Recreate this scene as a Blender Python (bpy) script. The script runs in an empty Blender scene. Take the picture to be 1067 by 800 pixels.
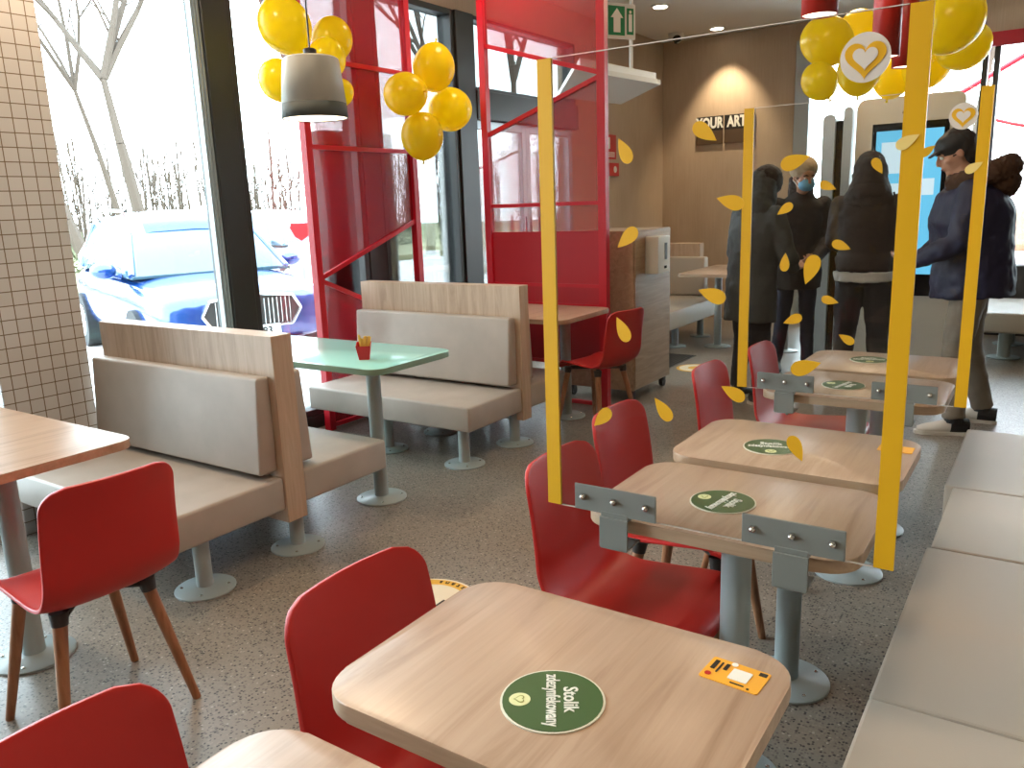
import bpy, bmesh, math, random
from mathutils import Vector, Matrix, Euler, noise
random.seed(7)
R = math.radians
PI = math.pi
SC = bpy.context.scene
COL = SC.collection

# ------------------------------------------------------------------ camera
CAM_H = 1.46
cam_d = bpy.data.cameras.new('camera'); cam = bpy.data.objects.new('camera', cam_d); COL.objects.link(cam)
yaw, pitch, roll = R(-34.18369712), R(12.5248905), R(-2.06374202)
cz, sz, cx, sx, cr, sr = math.cos(yaw), math.sin(yaw), math.cos(pitch), math.sin(pitch), math.cos(roll), math.sin(roll)
fwd = Vector((sz*cx, cz*cx, -sx)); right0 = Vector((cz, -sz, 0)); up0 = right0.cross(fwd)
rgt = cr*right0 + sr*up0; up = -sr*right0 + cr*up0
cam.matrix_world = Matrix(((rgt.x, up.x, -fwd.x, 0), (rgt.y, up.y, -fwd.y, 0), (rgt.z, up.z, -fwd.z, CAM_H), (0, 0, 0, 1)))
cam_d.sensor_fit = 'HORIZONTAL'; cam_d.sensor_width = 36; cam_d.lens = 840.0485*36/1067
cam_d.clip_start = 0.02; cam_d.clip_end = 400
SC.camera = cam
SC.view_settings.view_transform = 'Standard'; SC.view_settings.look = 'None'
SC.view_settings.gamma = 1; SC.view_settings.use_curve_mapping = False; SC.view_settings.exposure = 0.12

# ------------------------------------------------------------------ materials
def lin(c):
    return tuple((v/255/12.92 if v/255 <= 0.04045 else ((v/255+0.055)/1.055)**2.4) for v in c) + (1,)
def mat(name, col, rough=0.5, metal=0.0, spec=0.5, **kw):
    m = bpy.data.materials.new(name); m.use_nodes = True
    b = m.node_tree.nodes['Principled BSDF']
    b.inputs['Base Color'].default_value = lin(col) if max(col) > 1 else tuple(col)+(1,)
    b.inputs['Roughness'].default_value = rough; b.inputs['Metallic'].default_value = metal
    b.inputs['Specular IOR Level'].default_value = spec
    for k, v in kw.items(): b.inputs[k].default_value = v
    return m
def nodes(m): return m.node_tree.nodes, m.node_tree.links, m.node_tree.nodes['Principled BSDF']
def coords(m, scale=(1,1,1), rot=(0,0,0), kind='Object'):
    n, l, b = nodes(m)
    t = n.new('ShaderNodeTexCoord'); mp = n.new('ShaderNodeMapping')
    mp.inputs['Scale'].default_value = scale; mp.inputs['Rotation'].default_value = rot
    l.new(t.outputs[kind], mp.inputs[0]); return mp.outputs[0]
def ramp(m, fac, stops):
    n, l, b = nodes(m); r = n.new('ShaderNodeValToRGB')
    e = r.color_ramp.elements
    while len(e) < len(stops): e.new(0.5)
    for i, (p, c) in enumerate(stops): e[i].position = p; e[i].color = c if len(c) == 4 else lin(c)
    l.new(fac, r.inputs[0]); return r.outputs[0]
def noise_node(m, vec, scale, detail=3, rough=0.5, dist=0):
    n, l, b = nodes(m); t = n.new('ShaderNodeTexNoise'); t.inputs['Scale'].default_value = scale
    t.inputs['Detail'].default_value = detail; t.inputs['Roughness'].default_value = rough; t.inputs['Distortion'].default_value = dist
    l.new(vec, t.inputs['Vector']); return t.outputs['Fac']
def mix(m, fac, a, b_, mode='MIX'):
    n, l, b = nodes(m); x = n.new('ShaderNodeMix'); x.data_type = 'RGBA'; x.blend_type = mode
    if isinstance(fac, (int, float)): x.inputs[0].default_value = fac
    else: l.new(fac, x.inputs[0])
    for s, v in ((x.inputs[6], a), (x.inputs[7], b_)):
        if isinstance(v, tuple): s.default_value = v
        else: l.new(v, s)
    return x.outputs[2]
def bump(m, h, strength=0.1, dist=0.01):
    n, l, b = nodes(m); x = n.new('ShaderNodeBump'); x.inputs['Strength'].default_value = strength
    x.inputs['Distance'].default_value = dist; l.new(h, x.inputs['Height']); l.new(x.outputs[0], b.inputs['Normal'])
def link(m, out, sock='Base Color'):
    n, l, b = nodes(m); l.new(out, b.inputs[sock])
def wood(name, c0, c1, c2, axis='y', scale=1.0, rough=0.45):
    k_ = 0.9; c0 = tuple(a+(b-a)*k_ for a, b in zip(c1, c0)); c2 = tuple(a+(b-a)*k_ for a, b in zip(c1, c2))
    m = mat(name, c1, rough)
    s = {'x': (1.2, 14, 14), 'y': (14, 1.2, 14), 'z': (14, 14, 1.2)}[axis]
    v = coords(m, tuple(k*scale for k in s))
    f = noise_node(m, v, 1.3, 6, 0.62, 1.2)
    c = ramp(m, f, [(0.28, c0), (0.48, c1), (0.72, c2)])
    s2 = {'x': (2, 90, 90), 'y': (90, 2, 90), 'z': (90, 90, 2)}[axis]
    v2 = coords(m, s2); f2 = noise_node(m, v2, 1.0, 3, 0.6)
    g = ramp(m, f2, [(0.3, (0.86, 0.84, 0.82, 1)), (0.62, (1, 1, 1, 1))])
    link(m, mix(m, 0.55, c, g, 'MULTIPLY'))
    return m
def see_through(name, col, alpha, rough=0.5):
    """thin mesh cloth: part of the light passes through the weave"""
    m = mat(name, col, rough); n, l, b = nodes(m)
    out = n['Material Output']; t = n.new('ShaderNodeBsdfTransparent'); x = n.new('ShaderNodeMixShader')
    t.inputs[0].default_value = (1, 1, 1, 1)
    x.inputs[0].default_value = alpha
    l.new(t.outputs[0], x.inputs[1]); l.new(b.outputs[0], x.inputs[2]); l.new(x.outputs[0], out.inputs[0])
    return m
def clear_glass(name, tint=(1, 1, 1, 1), ior=1.45, boost=1.0):
    m = bpy.data.materials.new(name); m.use_nodes = True
    n, l = m.node_tree.nodes, m.node_tree.links
    for k in list(n):
        if k.name != 'Material Output': n.remove(k)
    t = n.new('ShaderNodeBsdfTransparent'); t.inputs[0].default_value = tint
    g = n.new('ShaderNodeBsdfGlossy'); g.inputs['Roughness'].default_value = 0.0
    f = n.new('ShaderNodeFresnel'); f.inputs[0].default_value = ior
    mu = n.new('ShaderNodeMath'); mu.operation = 'MULTIPLY'; mu.inputs[1].default_value = boost
    x = n.new('ShaderNodeMixShader')
    l.new(f.outputs[0], mu.inputs[0]); l.new(mu.outputs[0], x.inputs[0])
    l.new(t.outputs[0], x.inputs[1]); l.new(g.outputs[0], x.inputs[2]); l.new(x.outputs[0], n['Material Output'].inputs[0])
    return m
def emit(name, col, strength):
    m = mat(name, (0, 0, 0), 0.5); n, l, b = nodes(m)
    b.inputs['Emission Color'].default_value = lin(col); b.inputs['Emission Strength'].default_value = strength
    return m

M = {}
M['oak_y'] = wood('pale oak laminate', (160, 130, 106), (188, 160, 136), (200, 174, 152), 'y', 0.8, 0.30)
M['oak_edge'] = wood('oak edge band', (158, 132, 106), (178, 150, 122), (192, 166, 138), 'x')
M['oak_x'] = wood('booth oak', (168, 142, 118), (192, 168, 144), (206, 184, 162), 'z')
M['oak_cab'] = wood('cabinet oak', (140, 114, 88), (166, 138, 108), (186, 158, 128), 'y')
M['leg_wood'] = wood('chair leg wood', (128, 84, 54), (156, 106, 72), (174, 124, 88), 'z', 2)
M['red'] = mat('red plastic shell', (188, 34, 30), 0.42)
M['red_paint'] = mat('red painted steel', (196, 18, 40), 0.4)
M['red_solid'] = mat('red sheet panel', (176, 24, 40), 0.5)
M['red_mesh'] = see_through('red perforated mesh', (188, 18, 48), 0.40)
M['dark_plastic'] = mat('dark plastic', (48, 44, 42), 0.5)
M['steel_grey'] = mat('grey coated steel', (158, 170, 170), 0.38, 0.0)
M['clamp_grey'] = mat('grey clamp steel', (122, 125, 120), 0.5, 0.0)
M['bolt'] = mat('bright zinc bolt', (215, 215, 210), 0.22, 1.0)
M['vinyl'] = mat('taupe vinyl', (176, 167, 157), 0.5)
v = coords(M['vinyl'], (1, 1, 1)); bump(M['vinyl'], noise_node(M['vinyl'], v, 420, 2), 0.12, 0.002)
link(M['vinyl'], ramp(M['vinyl'], noise_node(M['vinyl'], v, 5, 3), [(0.3, (170, 161, 151)), (0.7, (182, 173, 163))]))
M['vinyl_light'] = mat('light taupe bench vinyl', (180, 170, 156), 0.5)
v = coords(M['vinyl_light']); bump(M['vinyl_light'], noise_node(M['vinyl_light'], v, 420, 2), 0.1, 0.002)
M['mint'] = mat('mint laminate', (158, 224, 214), 0.12)
M['mint_edge'] = mat('mint edge', (128, 160, 140), 0.4)
M['yellow_tape'] = mat('yellow edge tape', (226, 172, 16), 0.45)
M['leaf_yellow'] = mat('yellow leaf decal', (228, 172, 24), 0.45)
M['leaf_pale'] = mat('pale leaf decal', (244, 214, 130), 0.45)
M['shield_glass'] = clear_glass('clear acrylic', (0.95, 0.955, 0.95, 1), 1.4, 0.8)
M['pane'] = clear_glass('window glass', (0.93, 0.97, 0.97, 1), 1.45, 0.9)
M['shield_edge'] = mat('acrylic edge', (225, 215, 205), 0.2)
M['black_frame'] = mat('anthracite aluminium', (52, 54, 54), 0.4, 0.3)
M['grey_strip'] = mat('brushed strip', (170, 178, 180), 0.35, 0.4)
M['white_paint'] = mat('white enamel', (228, 228, 222), 0.4)
M['off_white'] = mat('off white plastic', (214, 210, 198), 0.45)
M['green_disk'] = mat('green table sticker', (62, 94, 50), 0.4)
M['disk_rim'] = mat('white sticker rim', (225, 226, 210), 0.5)
M['cream'] = mat('cream print', (228, 232, 178), 0.5)
M['print_white'] = mat('white print', (240, 240, 232), 0.5)
M['print_black'] = mat('black print', (30, 26, 22), 0.5)
M['orange_card'] = mat('orange card', (244, 176, 48), 0.45)
M['balloon'] = mat('yellow balloon', (255, 230, 40), 0.22, 0, 0.5)
M['balloon'].node_tree.nodes['Principled BSDF'].inputs['Subsurface Weight'].default_value = 0.0
n_, l_, b_ = nodes(M['balloon'])
_t = n_.new('ShaderNodeBsdfTranslucent'); _t.inputs[0].default_value = lin((255, 236, 50)); _x = n_.new('ShaderNodeMixShader'); _x.inputs[0].default_value = 0.5
l_.new(b_.outputs[0], _x.inputs[1]); l_.new(_t.outputs[0], _x.inputs[2]); l_.new(_x.outputs[0], n_['Material Output'].inputs[0])
M['lamp_grey'] = mat('warm grey lamp shade', (186, 184, 172), 0.45)
M['lamp_dark'] = mat('dark lamp band', (84, 88, 84), 0.7, 0, 0.3)
M['lamp_red'] = mat('red lamp shade', (176, 34, 24), 0.35)
M['lamp_glow'] = emit('lamp glow', (255, 236, 205), 4)
M['spot_glow'] = emit('spot glow', (255, 240, 215), 14)
M['screen'] = emit('kiosk screen glow', (110, 205, 245), 1.0)
M['screen_white'] = emit('kiosk screen white', (215, 240, 250), 1.0)
M['kiosk'] = mat('kiosk grey shell', (196, 190, 178), 0.4)
M['kiosk_side'] = mat('kiosk silver side', (178, 186, 188), 0.3, 0.4)
M['black_gloss'] = mat('black gloss bezel', (16, 17, 19), 0.15)
M['skin'] = mat('skin', (190, 140, 112), 0.55)
M['mask_blue'] = mat('blue face mask', (120, 180, 215), 0.7)
M['beanie'] = mat('beige knit', (176, 156, 128), 0.9)
M['coat_black'] = mat('black coat', (44, 38, 36), 0.8)
M['coat_brown'] = mat('dark brown jacket', (50, 38, 32), 0.75)
M['coat_navy'] = mat('navy jacket', (24, 24, 52), 0.6)
M['coat_grey'] = mat('grey green coat', (62, 64, 62), 0.8)
M['fur'] = mat('brown fur trim', (72, 48, 32), 0.95)
M['trouser_dark'] = mat('black trousers', (30, 28, 34), 0.8)
M['trouser_grey'] = mat('grey trousers', (122, 112, 98), 0.8)
M['trouser_navy'] = mat('dark jeans', (30, 32, 50), 0.8)
M['shoe_white'] = mat('white sneaker', (205, 200, 190), 0.6)
M['shoe_black'] = mat('black shoe', (20, 18, 20), 0.5)
M['hair'] = mat('dark hair', (38, 26, 20), 0.7)
M['white_cloth'] = mat('white shirt hem', (205, 205, 200), 0.8)
M['fries'] = mat('french fries', (236, 190, 90), 0.6)
M['fries_box'] = mat('red fries carton', (200, 24, 30), 0.5)
M['sign_black'] = mat('black sign face', (28, 24, 20), 0.5)
M['sign_brown'] = mat('dark brown sign face', (84, 64, 44), 0.5)
M['green_sign'] = mat('emergency green', (0, 130, 78), 0.4)
M['fire_red'] = mat('fire sign red', (190, 20, 24), 0.4)
M['grille_metal'] = mat('floor grille metal', (92, 90, 84), 0.4, 0.7)
M['dark_void'] = mat('dark recess', (30, 28, 26), 0.9)
M['sticker_yellow'] = mat('floor sticker yellow', (226, 176, 66), 0.5)
M['sticker_cream'] = mat('floor sticker cream', (232, 222, 196), 0.5)
# floor terrazzo
m = M['floor'] = mat('terrazzo', (160, 148, 132), 0.33)
v = coords(m); n, l, b = nodes(m)
base = ramp(m, noise_node(m, v, 1.4, 4, 0.6), [(0.3, (124, 116, 105)), (0.7, (140, 131, 119))])
vo = n.new('ShaderNodeTexVoronoi'); vo.inputs['Scale'].default_value = 115; vo.inputs['Randomness'].default_value = 1; l.new(v, vo.inputs['Vector'])
sep = n.new('ShaderNodeSeparateColor'); l.new(vo.outputs['Color'], sep.inputs[0])
chip = ramp(m, sep.outputs[0], [(0.0, (46, 41, 38)), (0.17, (50, 44, 40)), (0.172, (102, 94, 86)), (0.4, (110, 102, 93)), (0.402, (140, 131, 118)), (0.86, (146, 137, 124)), (0.965, (176, 168, 155))])
chip.node.color_ramp.interpolation = 'CONSTANT'
edge = ramp(m, vo.outputs['Distance'], [(0.40, (1, 1, 1, 1)), (0.55, (0, 0, 0, 1))])
link(m, mix(m, edge, base, chip))
# small square wall tiles, pattern from object coordinates in the y-z plane
m = M['tile'] = mat('small cream wall tiles', (200, 190, 175), 0.25)
n, l, b = nodes(m)
br = n.new('ShaderNodeTexBrick'); br.offset = 0; br.squash = 1
br.inputs['Scale'].default_value = 1; br.inputs['Mortar Size'].default_value = 0.0024; br.inputs['Mortar Smooth'].default_value = 0.1
br.inputs['Brick Width'].default_value = 0.064; br.inputs['Row Height'].default_value = 0.064
br.inputs['Color1'].default_value = lin((190, 188, 186)); br.inputs['Color2'].default_value = lin((197, 195, 193)); br.inputs['Mortar'].default_value = lin((116, 100, 80))
tc = n.new('ShaderNodeTexCoord'); sp_ = n.new('ShaderNodeSeparateXYZ'); cb = n.new('ShaderNodeCombineXYZ')
ad = n.new('ShaderNodeMath'); ad.operation = 'ADD'
l.new(tc.outputs['Object'], sp_.inputs[0]); l.new(sp_.outputs['X'], ad.inputs[0]); l.new(sp_.outputs['Y'], ad.inputs[1])
l.new(ad.outputs[0], cb.inputs['X']); l.new(sp_.outputs['Z'], cb.inputs['Y'])
l.new(cb.outputs[0], br.inputs['Vector']); l.new(br.outputs['Color'], b.inputs['Base Color'])
m = M['wall_wood'] = mat('brown wall panelling', (184, 164, 140), 0.55)
v = coords(m, (60, 60, 3)); v2 = coords(m, (2, 2, 1))
c = ramp(m, noise_node(m, v, 1, 4, 0.6), [(0.3, (176, 154, 130)), (0.7, (196, 174, 150))])
link(m, mix(m, 0.5, c, ramp(m, noise_node(m, v2, 1.5, 3), [(0.3, (174, 152, 128)), (0.7, (196, 174, 150))])))
M['ceiling'] = mat('ceiling plaster', (218, 212, 200), 0.8)
M['wall_plain'] = mat('plain plaster', (112, 98, 84), 0.8)
# outside
M['pavement'] = mat('pale pavement', (205, 200, 196), 0.9)
m = M['lawn'] = mat('winter grass verge', (120, 118, 84), 0.95)
link(m, ramp(m, noise_node(m, coords(m), 3, 5), [(0.3, (96, 100, 66)), (0.7, (166, 156, 120))]))
M['bark'] = mat('tree bark', (74, 62, 52), 0.9)
M['hedge'] = mat('bare hedge', (92, 96, 70), 0.95)
M['car_blue'] = mat('blue car paint', (14, 62, 128), 0.22, 0.3, 0.6, **{'Coat Weight': 1.0, 'Coat Roughness': 0.05})
M['car_silver'] = mat('silver car paint', (170, 176, 184), 0.25, 0.4, 0.6, **{'Coat Weight': 1.0})
M['car_glass'] = mat('car glass', (60, 84, 96), 0.06, 0.0, 0.9)
M['chrome'] = mat('chrome', (210, 212, 214), 0.12, 1.0)
M['tyre'] = mat('tyre rubber', (26, 26, 28), 0.8)
M['lamp_lens'] = mat('headlight lens', (206, 220, 230), 0.08, 0.2, 0.8)
M['plate'] = mat('number plate', (236, 238, 236), 0.4)
M['poster_red'] = mat('red poster print', (196, 44, 44), 0.6)

# ------------------------------------------------------------------ mesh helpers
def new_bm(): return bmesh.new()
def finish(name, bm, m, parent=None, loc=None, smooth=False, angle=40):
    me = bpy.data.meshes.new(name); bmesh.ops.recalc_face_normals(bm, faces=bm.faces)
    bm.to_mesh(me); bm.free()
    if m is not None: me.materials.append(M[m] if isinstance(m, str) else m)
    o = bpy.data.objects.new(name, me); COL.objects.link(o)
    if parent: o.parent = parent
    if loc: o.location = loc
    if smooth:
        me.polygons.foreach_set('use_smooth', [True]*len(me.polygons))
        try: me.set_sharp_from_angle(angle=R(angle))
        except Exception: pass
    return o
def thing(name, label, cat, loc=(0, 0, 0), rot=0, group=None):
    o = bpy.data.objects.new(name, None); COL.objects.link(o); o.location = loc; o.rotation_euler = (0, 0, rot)
    o.empty_display_size = 0.1
    return tag(o, label, cat, group)
def tag(o, label, cat, group=None, kind=None):
    o['label'] = label; o['category'] = cat
    if group: o['group'] = group
    if kind: o['kind'] = kind
    return o
def struct(o): o['kind'] = 'structure'; return o
def box(bm, x0, x1, y0, y1, z0, z1, bev=0.0, seg=2):
    r = bmesh.ops.create_cube(bm, size=1)
    vs = r['verts']
    for v in vs:
        v.co = Vector(((x0+x1)/2+v.co.x*(x1-x0), (y0+y1)/2+v.co.y*(y1-y0), (z0+z1)/2+v.co.z*(z1-z0)))
    if bev > 0:
        es = list({e for v in vs for e in v.link_edges})
        bmesh.ops.bevel(bm, geom=es, offset=bev, segments=seg, affect='EDGES', profile=0.5)
def xform(bm, mtx, start=0):
    bm.verts.ensure_lookup_table()
    for v in bm.verts[start:]: v.co = mtx @ v.co
def tube(bm, p0, p1, r0, r1=None, n=16, caps=True):
    r1 = r0 if r1 is None else r1
    p0, p1 = Vector(p0), Vector(p1); d = (p1-p0); L = d.length
    if L < 1e-6: return
    q = d.normalized().to_track_quat('Z', 'Y').to_matrix()
    a = [bm.verts.new(p0 + q @ Vector((math.cos(2*PI*i/n)*r0, math.sin(2*PI*i/n)*r0, 0))) for i in range(n)]
    b = [bm.verts.new(p1 + q @ Vector((math.cos(2*PI*i/n)*r1, math.sin(2*PI*i/n)*r1, 0))) for i in range(n)]
    for i in range(n): bm.faces.new((a[i], a[(i+1) % n], b[(i+1) % n], b[i]))
    if caps: bm.faces.new(a[::-1]); bm.faces.new(b)
def lathe(bm, prof, n=32, c=(0, 0, 0), close_top=True, close_bot=True):
    rings = []
    for r, z in prof:
        rings.append([bm.verts.new((c[0]+math.cos(2*PI*i/n)*r, c[1]+math.sin(2*PI*i/n)*r, c[2]+z)) for i in range(n)])
    for a, b in zip(rings, rings[1:]):
        for i in range(n): bm.faces.new((a[i], a[(i+1) % n], b[(i+1) % n], b[i]))
    if close_bot: bm.faces.new(rings[0][::-1])
    if close_top: bm.faces.new(rings[-1])
def prism(bm, pts, z0, z1, mtx=None, bev=0):
    a = [bm.verts.new((x, y, z0)) for x, y in pts]; b = [bm.verts.new((x, y, z1)) for x, y in pts]
    n = len(pts); fs = [bm.faces.new(a[::-1]), bm.faces.new(b)]
    for i in range(n): bm.faces.new((a[i], a[(i+1) % n], b[(i+1) % n], b[i]))
    if bev:
        es = [e for f in fs for e in f.edges]
        bmesh.ops.bevel(bm, geom=es, offset=bev, segments=2, affect='EDGES', profile=0.5)
    elif mtx:
        for v in a+b: v.co = mtx @ v.co
def rrect(w, h, r, n=8):
    pts = []
    for cx_, cy_, a0 in ((w/2-r, h/2-r, 0), (-w/2+r, h/2-r, 90), (-w/2+r, -h/2+r, 180), (w/2-r, -h/2+r, 270)):
        for k in range(n+1):
            a = R(a0+90*k/n); pts.append((cx_+math.cos(a)*r, cy_+math.sin(a)*r))
    return pts
def circle(r, n=40, sx=1, sy=1): return [(math.cos(2*PI*i/n)*r*sx, math.sin(2*PI*i/n)*r*sy) for i in range(n)]
def heart(s, n=40):
    pts = []
    for i in range(n):
        t = 2*PI*i/n
        pts.append((s*0.0625*16*math.sin(t)**3, s*0.0625*(13*math.cos(t)-5*math.cos(2*t)-2*math.cos(3*t)-math.cos(4*t))))
    return pts
def leafpts(L, n=24):
    # teardrop, point at +x, round end at -x
    pts = []
    for i in range(n):
        t = 2*PI*i/n
        pts.append((0.5*L*math.cos(t), 0.27*L*math.sin(t)*math.sin(t/2)**1.1*1.25 if True else 0))
    return pts
def ellipsoid(bm, c, r, seg=20, rings=12, mtx=None):
    res = bmesh.ops.create_uvsphere(bm, u_segments=seg, v_segments=rings, radius=1)
    for v in res['verts']:
        p = Vector((v.co.x*r[0], v.co.y*r[1], v.co.z*r[2]))
        if mtx: p = mtx @ p
        v.co = p + Vector(c)
def text_mesh(name, body, size, m, parent, mtx, align='CENTER', bold=0.0, extrude=0.0004, xs=1.0):
    cu = bpy.data.curves.new(name, 'FONT'); cu.body = body; cu.size = size; cu.align_x = align; cu.align_y = 'CENTER'
    cu.extrude = extrude; cu.offset = bold; cu.resolution_u = 3
    o = bpy.data.objects.new(name, cu); COL.objects.link(o)
    dg = bpy.context.evaluated_depsgraph_get(); me = bpy.data.meshes.new_from_object(o.evaluated_get(dg))
    bpy.data.objects.remove(o); me.materials.clear(); me.materials.append(M[m])
    for v in me.vertices: v.co.x *= xs
    me.transform(mtx)
    o = bpy.data.objects.new(name, me); COL.objects.link(o); o.parent = parent
    return o
def copy_tree(o, parent=None):
    c = o.copy(); COL.objects.link(c)
    if parent: c.parent = parent
    for ch in list(o.children): copy_tree(ch, c)
    return c
def catmull(P, n):
    P = [Vector(p) for p in P]; out = []
    Q = [2*P[0]-P[1]] + P + [2*P[-1]-P[-2]]
    segs = len(P)-1
    for i in range(n+1):
        t = i/n*segs; k = min(int(t), segs-1); u = t-k
        a, b, c, d = Q[k], Q[k+1], Q[k+2], Q[k+3]
        out.append(0.5*((2*b)+(-a+c)*u+(2*a-5*b+4*c-d)*u*u+(-a+3*b-3*c+d)*u*u*u))
    return out

# ================================================================== ROOM SHELL
XW = -4.2; CEIL = 3.3; YF = 9.7; XR = 2.6; YB = -3.0
bm = new_bm(); box(bm, XW-0.1, XR, YB, YF+0.1, -0.06, 0); struct(finish('floor', bm, 'floor'))
bm = new_bm(); box(bm, XW-0.1, XR, YB, YF+0.1, CEIL, CEIL+0.1); struct(finish('ceiling', bm, 'ceiling'))
# window wall (left): wood clad part, tiled pillar, lintel strip, sill
bm = new_bm(); box(bm, XW-0.15, XW, 7.42, YF, 0, CEIL); box(bm, XW-0.15, XW, 1.2, 7.42, 2.98, CEIL)
struct(finish('wall_left', bm, 'wall_wood'))
bm = new_bm(); box(bm, XW-0.15, XW, YB, -1.6, 0, CEIL); struct(finish('wall_left_rear', bm, 'wall_plain'))
bm = new_bm(); box(bm, XW-0.1, -3.97, 1.68, 2.10, 0, CEIL, 0.004, 1); struct(finish('trim_tiled_pillar', bm, 'tile'))
bm = new_bm(); box(bm, XW-0.12, XW+0.05, -1.6, 5.46, 0, 0.09); struct(finish('trim_window_sill', bm, 'black_frame'))
# far wall (back) with window opening from x=-2.55 to the right
bm = new_bm(); box(bm, XW-0.15, -2.60, YF, YF+0.15, 0, CEIL); box(bm, -2.6, XR, YF, YF+0.15, 2.92, CEIL)
struct(finish('wall_back', bm, 'wall_wood'))
bm = new_bm(); box(bm, -2.6, XR, YF, YF+0.15, 0, 0.12); struct(finish('baseboard_back', bm, 'black_frame'))
bm = new_bm(); box(bm, XR, XR+0.1, YB, YF+0.1, 0, CEIL); struct(finish('wall_right', bm, mat('brown side wall', (104, 84, 66), 0.6)))
bm = new_bm(); box(bm, XW-0.1, XR, YB-0.1, YB, 0, CEIL); struct(finish('wall_front', bm, 'wall_plain'))

def window(idx, wall, a0, a1, z0, z1, fw=0.06, mull=()):
    """black framed glazing; wall 'L' in plane x=XW, 'B' in plane y=YF"""
    root = bpy.data.objects.new('window_%d' % idx, None); COL.objects.link(root); struct(root)
    def bar(bm, u0, u1, zz0, zz1, d0=-0.08, d1=0.05):
        if wall == 'L': box(bm, XW+d0, XW+d1, u0, u1, zz0, zz1, 0.004, 1)
        else: box(bm, u0, u1, YF-d1, YF-d0, zz0, zz1, 0.004, 1)
    bm = new_bm()
    bar(bm, a0, a0+fw, z0, z1); bar(bm, a1-fw, a1, z0, z1); bar(bm, a0+fw, a1-fw, z1-fw, z1); bar(bm, a0+fw, a1-fw, z0, z0+fw)
    for (u0, u1) in mull: bar(bm, u0, u1, z0+fw, z1-fw)
    struct(finish('window_frame', bm, 'black_frame', root))
    bm = new_bm()
    if wall == 'L': box(bm, XW-0.02, XW-0.012, a0+fw, a1-fw, z0+fw, z1-fw)
    else: box(bm, a0+fw, a1-fw, YF+0.012, YF+0.02, z0+fw, z1-fw)
    struct(finish('pane', bm, 'pane', root))
    return root
window(1, 'L', -1.6, 1.80, 0.09, 2.98)
w2 = window(2, 'L', 2.06, 3.2, 0.09, 2.98, 0.06)
# wide dark post between the two big panes with its silver edge strips
bm = new_bm(); box(bm, XW-0.1, XW+0.06, 3.115, 3.285, 0.05, 2.98, 0.004, 1); struct(finish('trim_window_post', bm, 'black_frame'))
bm = new_bm()
for k in range(3): box(bm, XW-0.02, XW+0.02+0.012*k, 3.075+0.014*k, 3.083+0.014*k, 0.05, 2.98)
struct(finish('trim_silver_edge', bm, 'grey_strip'))
w3 = window(3, 'L', 3.285, 4.33, 0.09, 2.98, 0.045)
bm = new_bm(); box(bm, XW-0.1, XW+0.05, 4.34, 4.52, 0.05, 2.98, 0.004, 1); struct(finish('trim_window_post_two', bm, 'black_frame'))
w4 = window(4, 'L', 4.52, 5.47, 0.09, 2.98, 0.045)
bm = new_bm(); box(bm, XW-0.12, XW+0.07, 5.47, 5.71, 0.0, 2.98, 0.004, 1); box(bm, XW-0.12, XW+0.08, 5.71, 7.42, 2.17, 2.40, 0.004, 1)
struct(finish('trim_door_surround', bm, 'black_frame'))
w5 = window(5, 'L', 5.71, 7.42, 2.40, 2.98, 0.03)
for k, (d0, d1) in enumerate(((5.71, 6.56), (6.56, 7.42))):
    root = bpy.data.objects.new('door_%d' % (k+1), None); COL.objects.link(root); struct(root)
    bm = new_bm()
    for (u0, u1, q0, q1) in ((d0, d0+0.07, 0, 2.17), (d1-0.07, d1, 0, 2.17), (d0+0.07, d1-0.07, 2.10, 2.17), (d0+0.07, d1-0.07, 0, 0.12)):
        box(bm, XW-0.05, XW, u0, u1, q0, q1, 0.003, 1)
    struct(finish('door_frame', bm, 'grey_strip', root))
    bm = new_bm(); box(bm, XW-0.03, XW-0.022, d0+0.07, d1-0.07, 0.12, 2.10); struct(finish('pane', bm, 'pane', root))
    bm = new_bm(); tube(bm, (XW+0.05, d1-0.12 if k == 0 else d0+0.12, 0.85), (XW+0.05, d1-0.12 if k == 0 else d0+0.12, 1.35), 0.012, n=10)
    struct(finish('door_handle', bm, 'chrome', root))
bm = new_bm(); box(bm, -1.0, XR, YF-0.12, YF-0.06, 2.80, 2.93, 0.004, 1); struct(finish('trim_red_fascia', bm, 'red_solid'))
window(6, 'B', -2.60, -0.75, 0.12, 2.92, 0.05)
window(7, 'B', -0.70, 0.9, 0.12, 2.92, 0.05)
window(8, 'B', 0.95, 2.6, 0.12, 2.92, 0.05)
bm = new_bm(); box(bm, -2.60, -2.44, YF-0.08, YF+0.05, 0.0, 3.1, 0.004, 1); struct(finish('trim_window_jamb', bm, 'grey_strip'))
# black floor level plinth under the far windows
bm = new_bm(); box(bm, -0.72, XR, YF-0.30, YF-0.02, 0.0, 0.70, 0.01, 1); struct(finish('trim_window_ledge', bm, 'dark_plastic'))

# ================================================================== OUTSIDE
bm = new_bm(); box(bm, -60, 50, -40, 9.9+60, -0.35, -0.12); struct(finish('ground_pavement', bm, 'pavement'))
bm = new_bm(); box(bm, -60, -17.0, -20, 60, -0.12, 0.05); box(bm, -17, 40, 24, 60, -0.12, 0.05)
struct(finish('ground_verge', bm, 'lawn'))

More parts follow.
